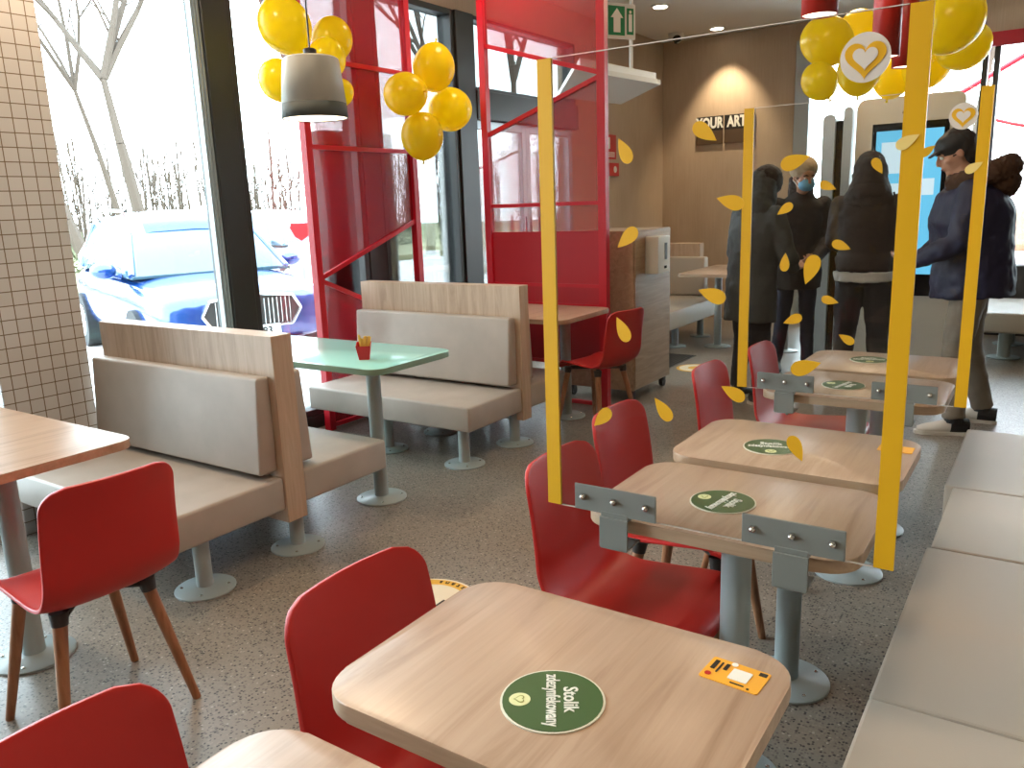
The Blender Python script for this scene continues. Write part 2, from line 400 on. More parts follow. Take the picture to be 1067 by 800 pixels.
def tree(seed, loc, h, r, label, lean=(0, 0), depth=5):
    rnd = random.Random(seed); bm = new_bm()
    def branch(p, d, L, r, k):
        segs = 3; q = p
        for s in range(segs):
            d2 = (d + Vector((rnd.uniform(-.12, .12), rnd.uniform(-.12, .12), rnd.uniform(-.02, .1)))).normalized()
            e = q + d2*(L/segs); tube(bm, q, e, r*(1-s*0.18), r*(1-(s+1)*0.18), 6 if k < 2 else 4, False)
            q = e; d = d2
            if k > 0 and k < depth and s < 2 and rnd.random() < 0.75:
                a = rnd.uniform(0, 2*PI); sd = (d + 0.9*Vector((math.cos(a), math.sin(a), 0.25))).normalized()
                branch(q, sd, L*rnd.uniform(0.5, 0.75), r*0.45, k+1)
        if k < depth:
            for j in range(2 if k else 4):
                a = rnd.uniform(0, 2*PI); sp = rnd.uniform(0.35, 0.75)
                sd = (d + sp*Vector((math.cos(a), math.sin(a), 0.15))).normalized()
                branch(q, sd, L*rnd.uniform(0.55, 0.8), r*0.55, k+1)
    branch(Vector((0, 0, 0)), Vector((lean[0], lean[1], 1)).normalized(), h*0.42, r, 0)
    o = finish('bare_tree', bm, 'bark', loc=loc, smooth=True); o.location = loc
    return tag(o, label, 'tree', 'bare trees outside')
TREES = [(1, (-19.8, 8.2, 0), 7, 0.12, 'small bare forked tree outside, farthest left beside the tiled pillar', 0.12, 4),
         (2, (-18.6, 10.3, 0), 11, 0.16, 'bare tree leaning strongly left outside, above the blue car roof', 0.50, 4),
         (3, (-19.4, 12.4, 0), 12, 0.19, 'bare dark tree with forked trunk outside, right of the leaning tree', 0.16, 5),
         (10, (-21.5, 13.2, 0), 12, 0.11, 'slim pale bare tree outside just behind the dark forked tree', 0.25, 4),
         (4, (-18.0, 18.1, 0), 14, 0.20, 'tall pale bare tree outside between window post and red screen', 0.12, 5),
         (5, (-16.5, 20.0, 0), 12, 0.16, 'bare twiggy tree outside seen through the tall red mesh screen', 0.0, 5),
         (6, (-14.0, 21.0, 0), 12, 0.18, 'bare tree outside behind the yellow balloon flower near the door', 0.0, 5),
         (7, (-6.2, 23.5, 0), 10, 0.16, 'bare tree outside the far window left of the order kiosk', 0.0, 5),
         (8, (-1.9, 24.5, 0), 11, 0.18, 'bare tree outside the far window above the man in navy jacket', 0.0, 5),
         (9, (1.4, 23.5, 0), 11, 0.16, 'bare tree outside the far window at the right edge of the picture', 0.0, 5)]
for t in TREES: tree(t[0], t[1], t[2], t[3], t[4], (-0.827*t[5], -0.562*t[5]), t[6])
# low twiggy hedge strip
bm = new_bm(); rnd = random.Random(5)
for i in range(2600):
    x = -22.5+rnd.uniform(-0.8, 0.8); y = rnd.uniform(3, 40); z = rnd.uniform(0, 0.9)
    a = rnd.uniform(0, 2*PI); tube(bm, (x, y, z), (x+math.cos(a)*0.4, y+math.sin(a)*0.5, z+rnd.uniform(0, 0.5)), 0.02, 0.008, 3, False)
tag(finish('hedge', bm, 'hedge'), 'low tangled bare hedge along the car park edge outside', 'hedge', kind='stuff')

bm = new_bm(); rnd = random.Random(9)
for i in range(800):
    x = -36+rnd.uniform(-4, 4); y = rnd.uniform(2, 60); hh = rnd.uniform(1.5, 6.5); lx, ly = rnd.uniform(-.6, .6), rnd.uniform(-.6, .6)
    tube(bm, (x, y, 0), (x+lx, y+ly, hh), 0.05, 0.02, 3, False)
    for q in range(2): tube(bm, (x+lx*0.5, y+ly*0.5, hh*0.5), (x+rnd.uniform(-1, 1), y+rnd.uniform(-1.2, 1.2), hh*rnd.uniform(0.6, 0.95)), 0.03, 0.012, 3, False)
tag(finish('distant_thicket', bm, 'bark'), 'distant pale thicket of bare saplings beyond the car park', 'thicket', kind='stuff')
# ---- car builder: x forward, y left, z up, origin on ground under the middle
def car(name, label, cat_group, loc, heading, paint, detail=True):
    root = thing(name, label, 'car', loc, heading)
    W2 = 0.92
    # body side profile (x, z lower, z upper, half width)
    st = [(-2.18, 0.42, 0.92, 0.74), (-2.05, 0.28, 1.02, 0.86), (-1.5, 0.25, 1.04, 0.92), (-0.5, 0.24, 1.02, 0.93), (0.6, 0.24, 1.00, 0.93),
          (1.0, 0.25, 0.985, 0.92), (1.5, 0.25, 0.95, 0.91), (1.85, 0.26, 0.90, 0.89), (2.05, 0.30, 0.84, 0.84), (2.16, 0.36, 0.72, 0.74)]
    bm = new_bm(); rings = []
    for x, z0, z1, w in st:
        pts = []
        H = z1-z0
        for (fy, fz) in ((0, 0), (0.8, 0), (0.96, 0.12), (1.0, 0.4), (1.0, 0.66), (0.965, 0.84), (0.86, 0.94), (0.6, 0.985), (0.3, 1.0), (0, 1.0)):
            pts.append((fy*w, z0+fz*H))
        full = pts + [(-y, z) for y, z in pts[-2:0:-1]]
        rings.append([bm.verts.new((x, y, z)) for y, z in full])
    for a, b in zip(rings, rings[1:]):
        n = len(a)
        for i in range(n): bm.faces.new((a[i], a[(i+1) % n], b[(i+1) % n], b[i]))
    bm.faces.new(rings[0][::-1]); bm.faces.new(rings[-1])
    o = finish('car_body', bm, paint, root, smooth=True, angle=55)
    sub = o.modifiers.new('s', 'SUBSURF'); sub.levels = 2; sub.render_levels = 2
    # greenhouse
    gs = [(-2.0, 1.00, 1.06, 0.80, 0.78), (-1.75, 1.0, 1.44, 0.84, 0.62), (-1.2, 1.0, 1.60, 0.86, 0.62), (-0.3, 1.0, 1.64, 0.87, 0.63), (0.25, 1.0, 1.58, 0.87, 0.62), (0.55, 0.98, 1.42, 0.86, 0.64), (1.08, 0.96, 1.0, 0.84, 0.78)]
    bm = new_bm(); rings = []
    for x, z0, z1, w0, w1 in gs:
        pts = [(w0, z0), (w0*0.97+w1*0.03, z0+(z1-z0)*0.3), (w1+(w0-w1)*0.25, z0+(z1-z0)*0.85), (w1, z0+(z1-z0)*0.96), (w1*0.7, z1), (0, z1+0.01)]
        full = pts + [(-y, z) for y, z in pts[-2::-1]]
        rings.append([bm.verts.new((x, y, z)) for y, z in full])
    for a, b in zip(rings, rings[1:]):
        n = len(a)
        for i in range(n-1): bm.faces.new((a[i], a[i+1], b[i+1], b[i]))
    bm.faces.new(rings[0][::-1]); bm.faces.new(rings[-1])
    finish('windscreen', bm, 'car_glass', root, smooth=True, angle=60)
    # roof skin and pillars
    bm = new_bm(); rings = []
    for x, z0, z1, w0, w1 in gs[1:6]:
        rings.append([bm.verts.new((x, y*w1*1.02, z1*0.99+dz)) for y, dz in ((-1.0, -0.03), (-0.7, 0.025), (0, 0.04), (0.7, 0.025), (1.0, -0.03))])
    for a, b in zip(rings, rings[1:]):
        for i in range(4): bm.faces.new((a[i], a[i+1], b[i+1], b[i]))
    o = finish('roof', bm, paint, root, smooth=True, angle=60); sd = o.modifiers.new('t', 'SOLIDIFY'); sd.thickness = 0.03
    for s in (-1, 1):
        bm = new_bm(); tube(bm, (1.05, s*0.83, 0.99), (0.5, s*0.68, 1.40), 0.035, 0.03, 8); finish('door_pillar', bm, paint, root)
        bm = new_bm(); tube(bm, (0.5, s*0.68, 1.40), (0.2, s*0.64, 1.54), 0.03, 0.03, 8); finish('door_pillar', bm, paint, root)
        bm = new_bm(); tube(bm, (-0.35, s*0.86, 1.0), (-0.35, s*0.66, 1.56), 0.035, 0.03, 8); finish('door_pillar', bm, paint, root)
        bm = new_bm(); tube(bm, (-1.35, s*0.86, 1.0), (-1.45, s*0.64, 1.52), 0.05, 0.045, 8); finish('door_pillar', bm, paint, root)
    if detail:
        for s in (-1, 1):
            bm = new_bm(); tube(bm, (-1.4, s*0.6, 1.69), (0.1, s*0.6, 1.66), 0.018, n=8)
            tube(bm, (-1.3, s*0.6, 1.69), (-1.3, s*0.6, 1.6), 0.018, n=8); tube(bm, (0.0, s*0.6, 1.66), (0.0, s*0.6, 1.58), 0.018, n=8); finish('roof_rail', bm, 'chrome', root)
    for s in (-1, 1):
        bm = new_bm(); ellipsoid(bm, (0.72, s*1.03, 1.05), (0.11, 0.13, 0.09)); tube(bm, (0.72, s*0.86, 0.98), (0.72, s*0.98, 1.02), 0.03, n=8)
        finish('wing_mirror', bm, paint, root, smooth=True)
        bm = new_bm(); box(bm, 1.88, 2.09, s*0.60-0.17, s*0.60+0.17, 0.70, 0.80, 0.03, 2)
        for v in bm.verts:
            v.co.x -= abs(v.co.y)**2*0.22; v.co.z += (abs(v.co.y)-0.6)*0.12
        v0 = finish('headlight', bm, 'lamp_lens', root, smooth=True)
        bm = new_bm(); box(bm, 2.02, 2.12, s*0.62-0.12, s*0.62+0.12, 0.40, 0.50, 0.02, 2)
        for v in bm.verts: v.co.x -= abs(v.co.y)**2*0.15
        finish('fog_light', bm, 'dark_plastic', root)
        for x in (1.32, -1.38):
            bm = new_bm(); tube(bm, (x, s*0.74, 0.34), (x, s*0.95, 0.34), 0.34, n=28); w = finish('wheel', bm, 'tyre', root)
            bm = new_bm(); tube(bm, (x, s*0.90, 0.34), (x, s*0.958, 0.34), 0.22, 0.2, n=20); finish('wheel_rim', bm, 'chrome', w)
    # grille with chrome surround and slats
    bm = new_bm(); prism(bm, [(-0.50, 0.03), (-0.42, 0.17), (-0.12, 0.20), (0, 0.235), (0.12, 0.20), (0.42, 0.17), (0.50, 0.03), (0.40, -0.12), (-0.40, -0.12)], 0, 0.06)
    mt = Matrix(((0, 0, 1, 2.10), (1, 0, 0, 0), (0, 1, 0, 0.60), (0, 0, 0, 1))); xform(bm, mt)
    g = finish('grille', bm, 'dark_plastic', root)
    bm = new_bm(); P = [(-0.50, 0.03), (-0.42, 0.17), (-0.12, 0.20), (0, 0.235), (0.12, 0.20), (0.42, 0.17), (0.50, 0.03), (0.40, -0.12), (-0.40, -0.12)]
    for i in range(9):
        a, b = P[i], P[(i+1) % 9]; tube(bm, (2.165, a[0], 0.60+a[1]), (2.165, b[0], 0.60+b[1]), 0.016, n=6)
    for k in range(-4, 5):
        for d in (-0.012, 0.030): tube(bm, (2.168, k*0.088+d, 0.50), (2.168, k*0.088+d, 0.755), 0.0055, n=6)
    finish('chrome_trim', bm, 'chrome', g)
    bm = new_bm(); tube(bm, (2.13, 0, 0.865), (2.16, 0, 0.86), 0.045, n=20); finish('badge', bm, 'chrome', root)
    bm = new_bm(); box(bm, 2.13, 2.20, -0.26, 0.26, 0.375, 0.49, 0.004, 1); pl = finish('number_plate', bm, 'plate', root)
    text_mesh('plate_lettering', 'WH', 0.105, 'print_black', pl, Matrix(((0, 0, 1, 2.203), (1, 0, 0, -0.15), (0, 1, 0, 0.43), (0, 0, 0, 1))), bold=0.003)
    text_mesh('plate_lettering', 'J183', 0.105, 'print_black', pl, Matrix(((0, 0, 1, 2.203), (1, 0, 0, 0.08), (0, 1, 0, 0.43), (0, 0, 0, 1))), bold=0.003)
    bm = new_bm(); box(bm, 2.06, 2.16, -0.55, 0.55, 0.24, 0.32, 0.02, 2); finish('lower_grille', bm, 'dark_plastic', root)
    return root
hd = math.atan2(-0.32, 0.947)
car('parked_car', 'blue car with chrome grille parked just outside the big window', None, (-6.62-2.16*0.947, 5.2+2.16*0.32, -0.12), hd, 'car_blue')
car('parked_car', 'pale silver car parked farther back outside, behind the blue one', None, (-13.6, 11.6, -0.12), hd+0.3, 'car_silver', False)
# drive-through order post
o = thing('order_post', 'white outdoor post with a red shield shaped sign on top', 'post', (-9.24, 8.25, -0.12))
bm = new_bm(); box(bm, -0.16, 0.16, -0.13, 0.13, 0, 1.15, 0.02, 2); finish('post_body', bm, 'off_white', o)
bm = new_bm(); prism(bm, [(-0.13, 0.11), (0.13, 0.11), (0.15, 0.05), (0.09, -0.08), (0, -0.14), (-0.09, -0.08), (-0.15, 0.05)], -0.06, 0.06, Matrix.Translation((0.18, -0.16, 1.32)) @ Matrix.Rotation(R(52), 4, 'Z') @ Matrix.Rotation(R(90), 4, 'X'))
finish('sign_head', bm, 'fire_red', o)
bm = new_bm(); box(bm, 0.10, 0.19, -0.15, 0.02, 0.5, 0.85, 0.01, 1); finish('speaker_box', bm, 'grey_strip', o)
# dark menu cabinet outside behind the tall red screen and banners outside by the door
o = thing('menu_cabinet', 'dark grey outdoor cabinet standing outside behind the left red mesh screen', 'cabinet', (-4.52, 4.61, -0.12))
bm = new_bm(); box(bm, -0.10, 0.10, -0.36, 0.36, 0, 2.15, 0.02, 2); finish('cabinet_body', bm, 'black_frame', o)
bm = new_bm(); box(bm, 0.10, 0.12, -0.08, 0.20, 0.3, 1.5); finish('cabinet_door', bm, mat('maroon panel', (74, 26, 30), 0.5), o)
for k, (x, y, w, lab) in enumerate(((-5.4, 7.15, 0.62, 'red and white outdoor banner left of the yellow tape, seen past the door'), (-5.4, 8.3, 0.62, 'red and white outdoor banner seen through the right red mesh screen'))):
    o = thing('outdoor_banner', lab, 'banner', (x, y, -0.12), 0, 'banners outside the door')
    bm = new_bm()
    for (a0, a1, b0, b1) in ((-w/2-0.05, -w/2, 0, 2.2), (w/2, w/2+0.05, 0, 2.2), (-w/2, w/2, 2.14, 2.2), (-w/2, w/2, 0.12, 0.18), (-w/2, w/2, 1.22, 1.28)): box(bm, -0.03, 0.03, a0, a1, b0, b1)
    finish('banner_frame', bm, 'white_paint', o)
    bm = new_bm(); box(bm, -0.012, 0.012, -w/2, w/2, 1.28, 2.14); finish('poster', bm, 'poster_red', o)
    bm = new_bm(); box(bm, -0.012, 0.012, -w/2, w/2, 0.18, 1.22); pp = finish('poster', bm, 'white_paint', o)
    bm = new_bm(); box(bm, 0.013, 0.016, -w/2+0.08, w/2-0.08, 0.45, 1.05); finish('red_print', bm, 'poster_red', pp)
# red awning arm frame outside the far window
o = thing('red_awning', 'red framed mesh awning outside the far right window', 'awning', (0.0, 11.4, 0))
bm = new_bm(); tube(bm, (-1.38, 0, 2.43), (-0.30, 0, 3.05), 0.03, n=8); tube(bm, (-0.30, 0, 3.05), (0.3, 0, 3.40), 0.03, n=8); tube(bm, (-1.38, 0, 2.43), (-0.6, 0, 2.18), 0.02, n=8); tube(bm, (-0.6, 0, 2.18), (0.3, 0, 1.95), 0.02, n=8); tube(bm, (-1.40, 0, -0.1), (-1.40, 0, 2.6), 0.05, n=8); tube(bm, (0.3, 0, -0.1), (0.3, 0, 3.4), 0.05, n=8); finish('awning_frame', bm, 'red_paint', o)
bm = new_bm(); vs = [bm.verts.new(p) for p in ((-0.9, 0, 2.70), (0.3, 0, 2.95), (0.3, 0, 3.40), (-0.3, 0, 3.05))]; bm.faces.new(vs)
q = finish('mesh_panel', bm, 'red_mesh', o)
bm = new_bm(); vs = [bm.verts.new(p) for p in ((-0.6, 0, 0.3), (0.3, 0, 0.3), (0.3, 0, 1.95), (-0.6, 0, 2.18))]; bm.faces.new(vs)
q2 = finish('mesh_panel', bm, 'red_mesh', o); q2.modifiers.new('t', 'SOLIDIFY').thickness = 0.004
q.modifiers.new('t', 'SOLIDIFY').thickness = 0.004

# ================================================================== TABLES
TXT = Matrix.Identity(4)
def disk_sticker(parent, cx_, cy_, ztop, ang, up_sign=1):
    bm = new_bm(); prism(bm, circle(0.077), 0, 0.0022, Matrix.Translation((cx_, cy_, ztop))); s = finish('round_sticker', bm, 'disk_rim', parent)
    s['label'] = 'green round sticker with white words'
    bm = new_bm(); prism(bm, circle(0.0738), 0, 0.0012, Matrix.Translation((cx_, cy_, ztop+0.0018))); finish('sticker_face', bm, 'green_disk', s)
    T = Matrix.Translation((cx_, cy_, ztop+0.0034)) @ Matrix.Rotation(ang, 4, 'Z')
    text_mesh('lettering', 'Stolik', 0.030, 'print_white', s, T @ Matrix.Translation((0, 0.026, 0)), bold=0.0005, xs=0.9)
    text_mesh('lettering', 'zdezynfekowany', 0.029, 'print_white', s, T @ Matrix.Translation((0, 0.0, 0)), bold=0.0005, xs=0.66)
    bm = new_bm(); prism(bm, circle(0.0158), 0, 0.0006, T @ Matrix.Translation((0, -0.048, -0.0004))); finish('badge', bm, 'cream', s)
    bm = new_bm(); prism(bm, heart(0.0088), 0, 0.0006, T @ Matrix.Translation((0, -0.048, 0.0002))); finish('heart', bm, mat('badge olive', (150, 160, 80), 0.5), s)
    bm = new_bm(); prism(bm, heart(0.0068), 0, 0.0006, T @ Matrix.Translation((0, -0.048, 0.0004))); finish('heart', bm, 'cream', s)
    return s
def table(label, x0, x1, y0, y1, top='oak_y', edge='oak_edge', r=0.075, cols=(0.5,), group=None, coly=0.5, th=0.03, rb=0.128):
    w, d = x1-x0, y1-y0; cx_, cy_ = (x0+x1)/2, (y0+y1)/2
    o = thing('restaurant_table', label, 'table', (cx_, cy_, 0), 0, group)
    bm = new_bm(); prism(bm, rrect(w, d, r), 0.75-th, 0.7495, bev=0.003); t = finish('tabletop', bm, top, o, smooth=True, angle=30)
    t.data.materials.append(M[edge])
    for p in t.data.polygons:
        if abs(p.normal.z) < 0.5: p.material_index = 1
    for c in cols:
        px, py = -w/2+c*w, -d/2+coly*d
        bm = new_bm(); lathe(bm, [(0.036, 0.012), (0.036, 0.75-th-0.006), (0.075, 0.75-th-0.005), (0.075, 0.75-th)], 28, (px, py, 0)); finish('column', bm, 'steel_grey', o, smooth=True)
        bm = new_bm(); lathe(bm, [(rb, 0.0), (rb, 0.007), (rb-0.006, 0.011), (0.045, 0.014), (0.036, 0.02)], 36, (px, py, 0)); bp_ = finish('base_plate', bm, 'steel_grey', o, smooth=True)
        for k in range(4):
            a = PI/4+k*PI/2; bm = new_bm(); lathe(bm, [(0.006, 0), (0.006, 0.004), (0.003, 0.006)], 8, (px+math.cos(a)*rb*0.8, py+math.sin(a)*rb*0.8, 0.011)); finish('base_screw', bm, 'bolt', bp_)
    return o
G1 = 'small oak tables in the right row'
XT0, XT1 = -0.885, -0.272
ROW = [('oak table nearest the camera, only its far left corner in view', 0.205, 0.655, None),
       ('large looking oak table in the foreground with orange card and green sticker', 0.728, 1.178, (-0.555, 0.893, R(-59))),
       ('oak table carrying the front acrylic shield on grey clamps', 1.566, 2.012, (-0.612, 1.778, R(-98))),
       ('oak table just behind the front shield table, green sticker under a leaf', 2.070, 2.520, (-0.640, 2.262, R(16))),
       ('oak table carrying the rear acrylic shield, beside the man in navy', 2.935, 3.385, (-0.630, 3.155, R(-103))),
       ('farthest oak table of the right row, in front of the standing people', 3.43, 3.885, (-0.640, 3.70, R(14)))]
row = []
for i, (lab, y0, y1, st) in enumerate(ROW):
    t = table(lab, XT0, XT1, y0, y1, group=G1, cols=(0.5,)); row.append(t)
    if st: disk_sticker(t, st[0]-t.location.x, st[1]-t.location.y, 0.7495, st[2])
# orange card on the foreground table (code left out)
t = row[1]; bm = new_bm(); prism(bm, rrect(0.092, 0.062, 0.004, 3), 0, 0.0015, Matrix.Translation((-0.350-t.location.x, 1.090-t.location.y, 0.7495)) @ Matrix.Rotation(R(-4), 4, 'Z'))
c = finish('order_card', bm, 'orange_card', t); c['label'] = 'orange card stuck near the table corner'
T = Matrix.Translation((-0.350-t.location.x, 1.090-t.location.y, 0.7512)) @ Matrix.Rotation(R(-4), 4, 'Z')
bm = new_bm(); prism(bm, rrect(0.030, 0.030, 0.002, 2), 0, 0.0008, T @ Matrix.Translation((0.008, 0, 0))); finish('white_square', bm, 'print_white', c)
for k, (px, py, w, h) in enumerate(((-0.036, 0.010, 0.007, 0.026), (-0.018, 0.012, 0.006, 0.018), (-0.027, 0.006, 0.003, 0.03), (0.036, 0.022, 0.012, 0.009), (0.012, -0.023, 0.022, 0.003), (0.030, -0.026, 0.004, 0.004))):
    bm = new_bm(); prism(bm, rrect(w, h, 0.0008, 2), 0, 0.0006, T @ Matrix.Translation((px, py, 0))); finish('print', bm, 'print_black', c)
bm = new_bm(); prism(bm, circle(0.005), 0, 0.0006, T @ Matrix.Translation((-0.036, -0.018, 0))); finish('print', bm, 'fire_red', c)
bm = new_bm(); prism(bm, circle(0.005), 0, 0.0006, T @ Matrix.Translation((-0.010, 0.025, 0))); finish('print', bm, 'print_white', c)
for ti, (px, py) in ((3, (-0.33, 2.40)),):
    t = row[ti]; bm = new_bm(); prism(bm, rrect(0.09, 0.06, 0.004, 3), 0, 0.0015, Matrix.Translation((px-t.location.x, py-t.location.y, 0.7495))); c = finish('order_card', bm, 'orange_card', t)

# left tables
tl = table('pale oak table at the left edge under the tiled pillar', -3.70, -2.488, 0.86, 1.435, r=0.06, cols=(0.735, 0.18), coly=0.5)
tg = table('mint green table holding the red fries carton', -3.86, -2.515, 2.612, 3.20, top='mint', edge='mint_edge', r=0.085, cols=(0.786, 0.32), coly=0.47)
tb = table('oak table behind the farther booth, in front of the right red screen', -3.75, -2.505, 4.27, 4.95, r=0.08, cols=(0.79, 0.2), coly=0.70)
tf = table('long oak table by the far brown wall, left of the standing people', -3.06, -2.0, 7.42, 8.55, r=0.05, cols=(0.28, 0.9), coly=0.3)

# fries carton
o = thing('fries_carton', 'small red carton of french fries standing on the mint green table', 'fries', (-2.765, 2.80, 0.7495), R(35))
bm = new_bm()
lo, hi = [(-0.024, -0.014), (0.024, -0.014), (0.024, 0.014), (-0.024, 0.014)], [(-0.036, -0.022), (0.036, -0.022), (0.036, 0.022), (-0.036, 0.022)]
a = [bm.verts.new((x, y, 0.0)) for x, y in lo]; b = [bm.verts.new((x, y, 0.085 if y > 0 else 0.068)) for x, y in hi]
bm.faces.new(a[::-1])
for i in range(4): bm.faces.new((a[i], a[(i+1) % 4], b[(i+1) % 4], b[i]))
c = finish('carton', bm, 'fries_box', o); sm = c.modifiers.new('t', 'SOLIDIFY'); sm.thickness = 0.0015
rnd = random.Random(3)
for k in range(14):
    bm = new_bm(); x, y = rnd.uniform(-0.026, 0.026), rnd.uniform(-0.013, 0.013)
    box(bm, -0.0035, 0.0035, -0.0035, 0.0035, 0.0, rnd.uniform(0.062, 0.094))
    xform(bm, Matrix.Translation((x*0.75, y*0.7, 0.03)) @ Euler((rnd.uniform(-.12, .12), x*9, 0)).to_matrix().to_4x4()); finish('french_fry', bm, 'fries', o)

# ================================================================== CHAIRS (local: faces +x)
def make_chair(label, group):
    o = thing('shell_chair', label, 'chair', (0, 0, 0), 0, group)
    prof = catmull([(0.195, 0, 0.398), (0.185, 0, 0.425), (0.13, 0, 0.438), (0.0, 0, 0.428), (-0.11, 0, 0.422), (-0.175, 0, 0.442), (-0.214, 0, 0.500), (-0.232, 0, 0.58), (-0.254, 0, 0.68), (-0.286, 0, 0.800)], 120)
    L = [0]
    for a, b in zip(prof, prof[1:]): L.append(L[-1]+(b-a).length)
    tot = L[-1]; bm = new_bm(); grid = []; nu = 20
    for k, p in enumerate(prof):
        s0, s1 = L[k], tot-L[k]; rr = 0.062; w = 0.192
        back = max(0, min(1, (p.z-0.46)/0.3)); w -= 0.010*back
        ww = w
        for s in (s0, s1):
            q = 0.055 if s is s0 else rr
            if s < q: ww = min(ww, w-q+math.sqrt(max(0, q*q-(q-s)**2)))
        rw = []
        for j in range(nu+1):
            t = -1+2*j/nu; y = ww*t; tt = abs(y)/0.192
            x = p.x + back*0.034*tt**2.0 ; z = p.z + (1-back)*0.022*tt**3 - (0.010*tt**2 if s0 < 0.08 else 0)
            rw.append(bm.verts.new((x, y, z)))
        grid.append(rw)
    for a, b in zip(grid, grid[1:]):
        for j in range(nu): bm.faces.new((a[j], a[j+1], b[j+1], b[j]))
    s = finish('seat_shell', bm, 'red', o, smooth=True, angle=80)
    sd = s.modifiers.new('t', 'SOLIDIFY'); sd.thickness = 0.011; sd.offset = 0
    bv = s.modifiers.new('b', 'BEVEL'); bv.width = 0.003; bv.segments = 2; bv.limit_method = 'ANGLE'; bv.angle_limit = R(50)
    bm = new_bm()
    for (ax, ay, bx, by) in ((0.13, 0.11, -0.12, -0.11), (0.13, -0.11, -0.12, 0.11)): tube(bm, (ax, ay, 0.402), (bx, by, 0.402), 0.012, n=8)
    finish('underframe', bm, 'dark_plastic', o)
    for (tx, ty, fx, fy) in ((0.135, 0.125, 0.185, 0.195), (0.135, -0.125, 0.185, -0.195), (-0.115, 0.125, -0.19, 0.195), (-0.115, -0.125, -0.19, -0.195)):
        bm = new_bm(); tp = Vector((tx, ty, 0.395)); ft = Vector((fx, fy, 0)); tube(bm, ft, tp + (ft-tp)*0.06, 0.0125, 0.0195, 14)
        lg = finish('leg', bm, 'leg_wood', o, smooth=True, angle=60)
        bm = new_bm(); tube(bm, tp + (ft-tp)*0.055, tp + Vector((0, 0, 0.016)), 0.0215, 0.026, 14); finish('leg_socket', bm, 'dark_plastic', lg, smooth=True)
    return o
CH = [('red shell chair at the bottom left corner, its back cut by the frame', -0.805, 0.415, 0, 'a'),
      ('red shell chair at the foreground table with the orange card', -0.782, 0.985, 0, 'a'),
      ('red shell chair at the table with the front acrylic shield', -0.82, 1.80, 0, 'a'),
      ('red shell chair partly behind the chair at the front shield table', -0.90, 2.31, 0, 'a'),
      ('red shell chair just left of the rear shield and its yellow left tape', -0.88, 3.09, 0, 'a'),
      ('red shell chair just right of the rear shield left tape, half hidden', -0.83, 3.62, 0, 'a'),
      ('red shell chair at the left table with its back to the aisle', -2.302, 1.105, PI-R(3.5), 'b'),
      ('red shell chair at the oak table in front of the right red screen', -2.45, 4.60, PI-R(12), 'b')]
proto = make_chair(CH[0][0], 'red shell chairs')
for i, (lab, x, y, a, g) in enumerate(CH):
    o = proto if i == 0 else copy_tree(proto)
    o.location = (x, y, 0); o.rotation_euler = (0, 0, a); o['label'] = lab

# ================================================================== BOOTHS
def booth(label, x0, x1, y0, yp0, yp1, y1, legs, group='double sided upholstered booths', zt=0.985):
    """y0..yp0 front seat, panel yp0..yp1, yp1..y1 rear seat"""
    o = thing('booth_seat', label, 'booth', ((x0+x1)/2, (yp0+yp1)/2, 0), 0, group); ox, oy = (x0+x1)/2, (yp0+yp1)/2
    bm = new_bm(); box(bm, x0-ox, x1-ox, yp0-oy, yp1-oy, 0.155, zt, 0.002, 1); p = finish('back_panel', bm, 'oak_x', o)
    for (a, b) in ((y0, yp0-0.002), (yp1+0.002, y1)):
        bm = new_bm(); box(bm, x0-ox, x1-0.005-ox, a-oy, b-oy, 0.215, 0.362, 0.014, 3); finish('seat_cushion', bm, 'vinyl', o, smooth=True)
    for s, yy in ((-1, yp0), (1, yp1)):
        bm = new_bm(); ya, yb = (yy-0.095, yy) if s < 0 else (yy, yy+0.095)
        box(bm, x0-ox, x1-0.035-ox, ya-oy, yb-oy, 0.385, 0.80, 0.014, 3)
        for v in bm.verts:
            k = (v.co.z-0.385)/0.415; far = (v.co.y-(yy-oy))*s > 0.04
            if far: v.co.y -= s*0.03*k
        finish('back_cushion', bm, 'vinyl', o, smooth=True)
    for (lx, ly) in legs:
        bm = new_bm(); lathe(bm, [(0.033, 0.010), (0.033, 0.214)], 22, (lx-ox, ly-oy, 0)); lg = finish('leg', bm, 'steel_grey', o, smooth=True)
        bm = new_bm(); lathe(bm, [(0.118, 0.0), (0.118, 0.006), (0.112, 0.010), (0.045, 0.013), (0.034, 0.018)], 32, (lx-ox, ly-oy, 0)); finish('base_plate', bm, 'steel_grey', lg, smooth=True)
        for k in range(4):
            a = PI/4+k*PI/2; bm = new_bm(); lathe(bm, [(0.006, 0), (0.006, 0.004), (0.003, 0.006)], 8, (lx-ox+math.cos(a)*0.09, ly-oy+math.sin(a)*0.09, 0.010)); finish('base_screw', bm, 'bolt', lg)
    return o
booth('nearer double booth with oak back panel, beside the tiled pillar', -3.93, -2.65, 1.61, 2.155, 2.262, 2.79,
      [(-2.725, 1.77), (-2.715, 2.245), (-3.65, 1.785), (-3.65, 2.25), (-3.65, 2.70)], zt=0.967)
booth('farther double booth with oak back panel, behind the mint green table', -3.95, -2.65, 3.468, 4.015, 4.11, 4.60,
      [(-2.755, 3.54), (-2.73, 4.03), (-3.36, 3.56), (-3.32, 4.03), (-3.36, 4.50)])
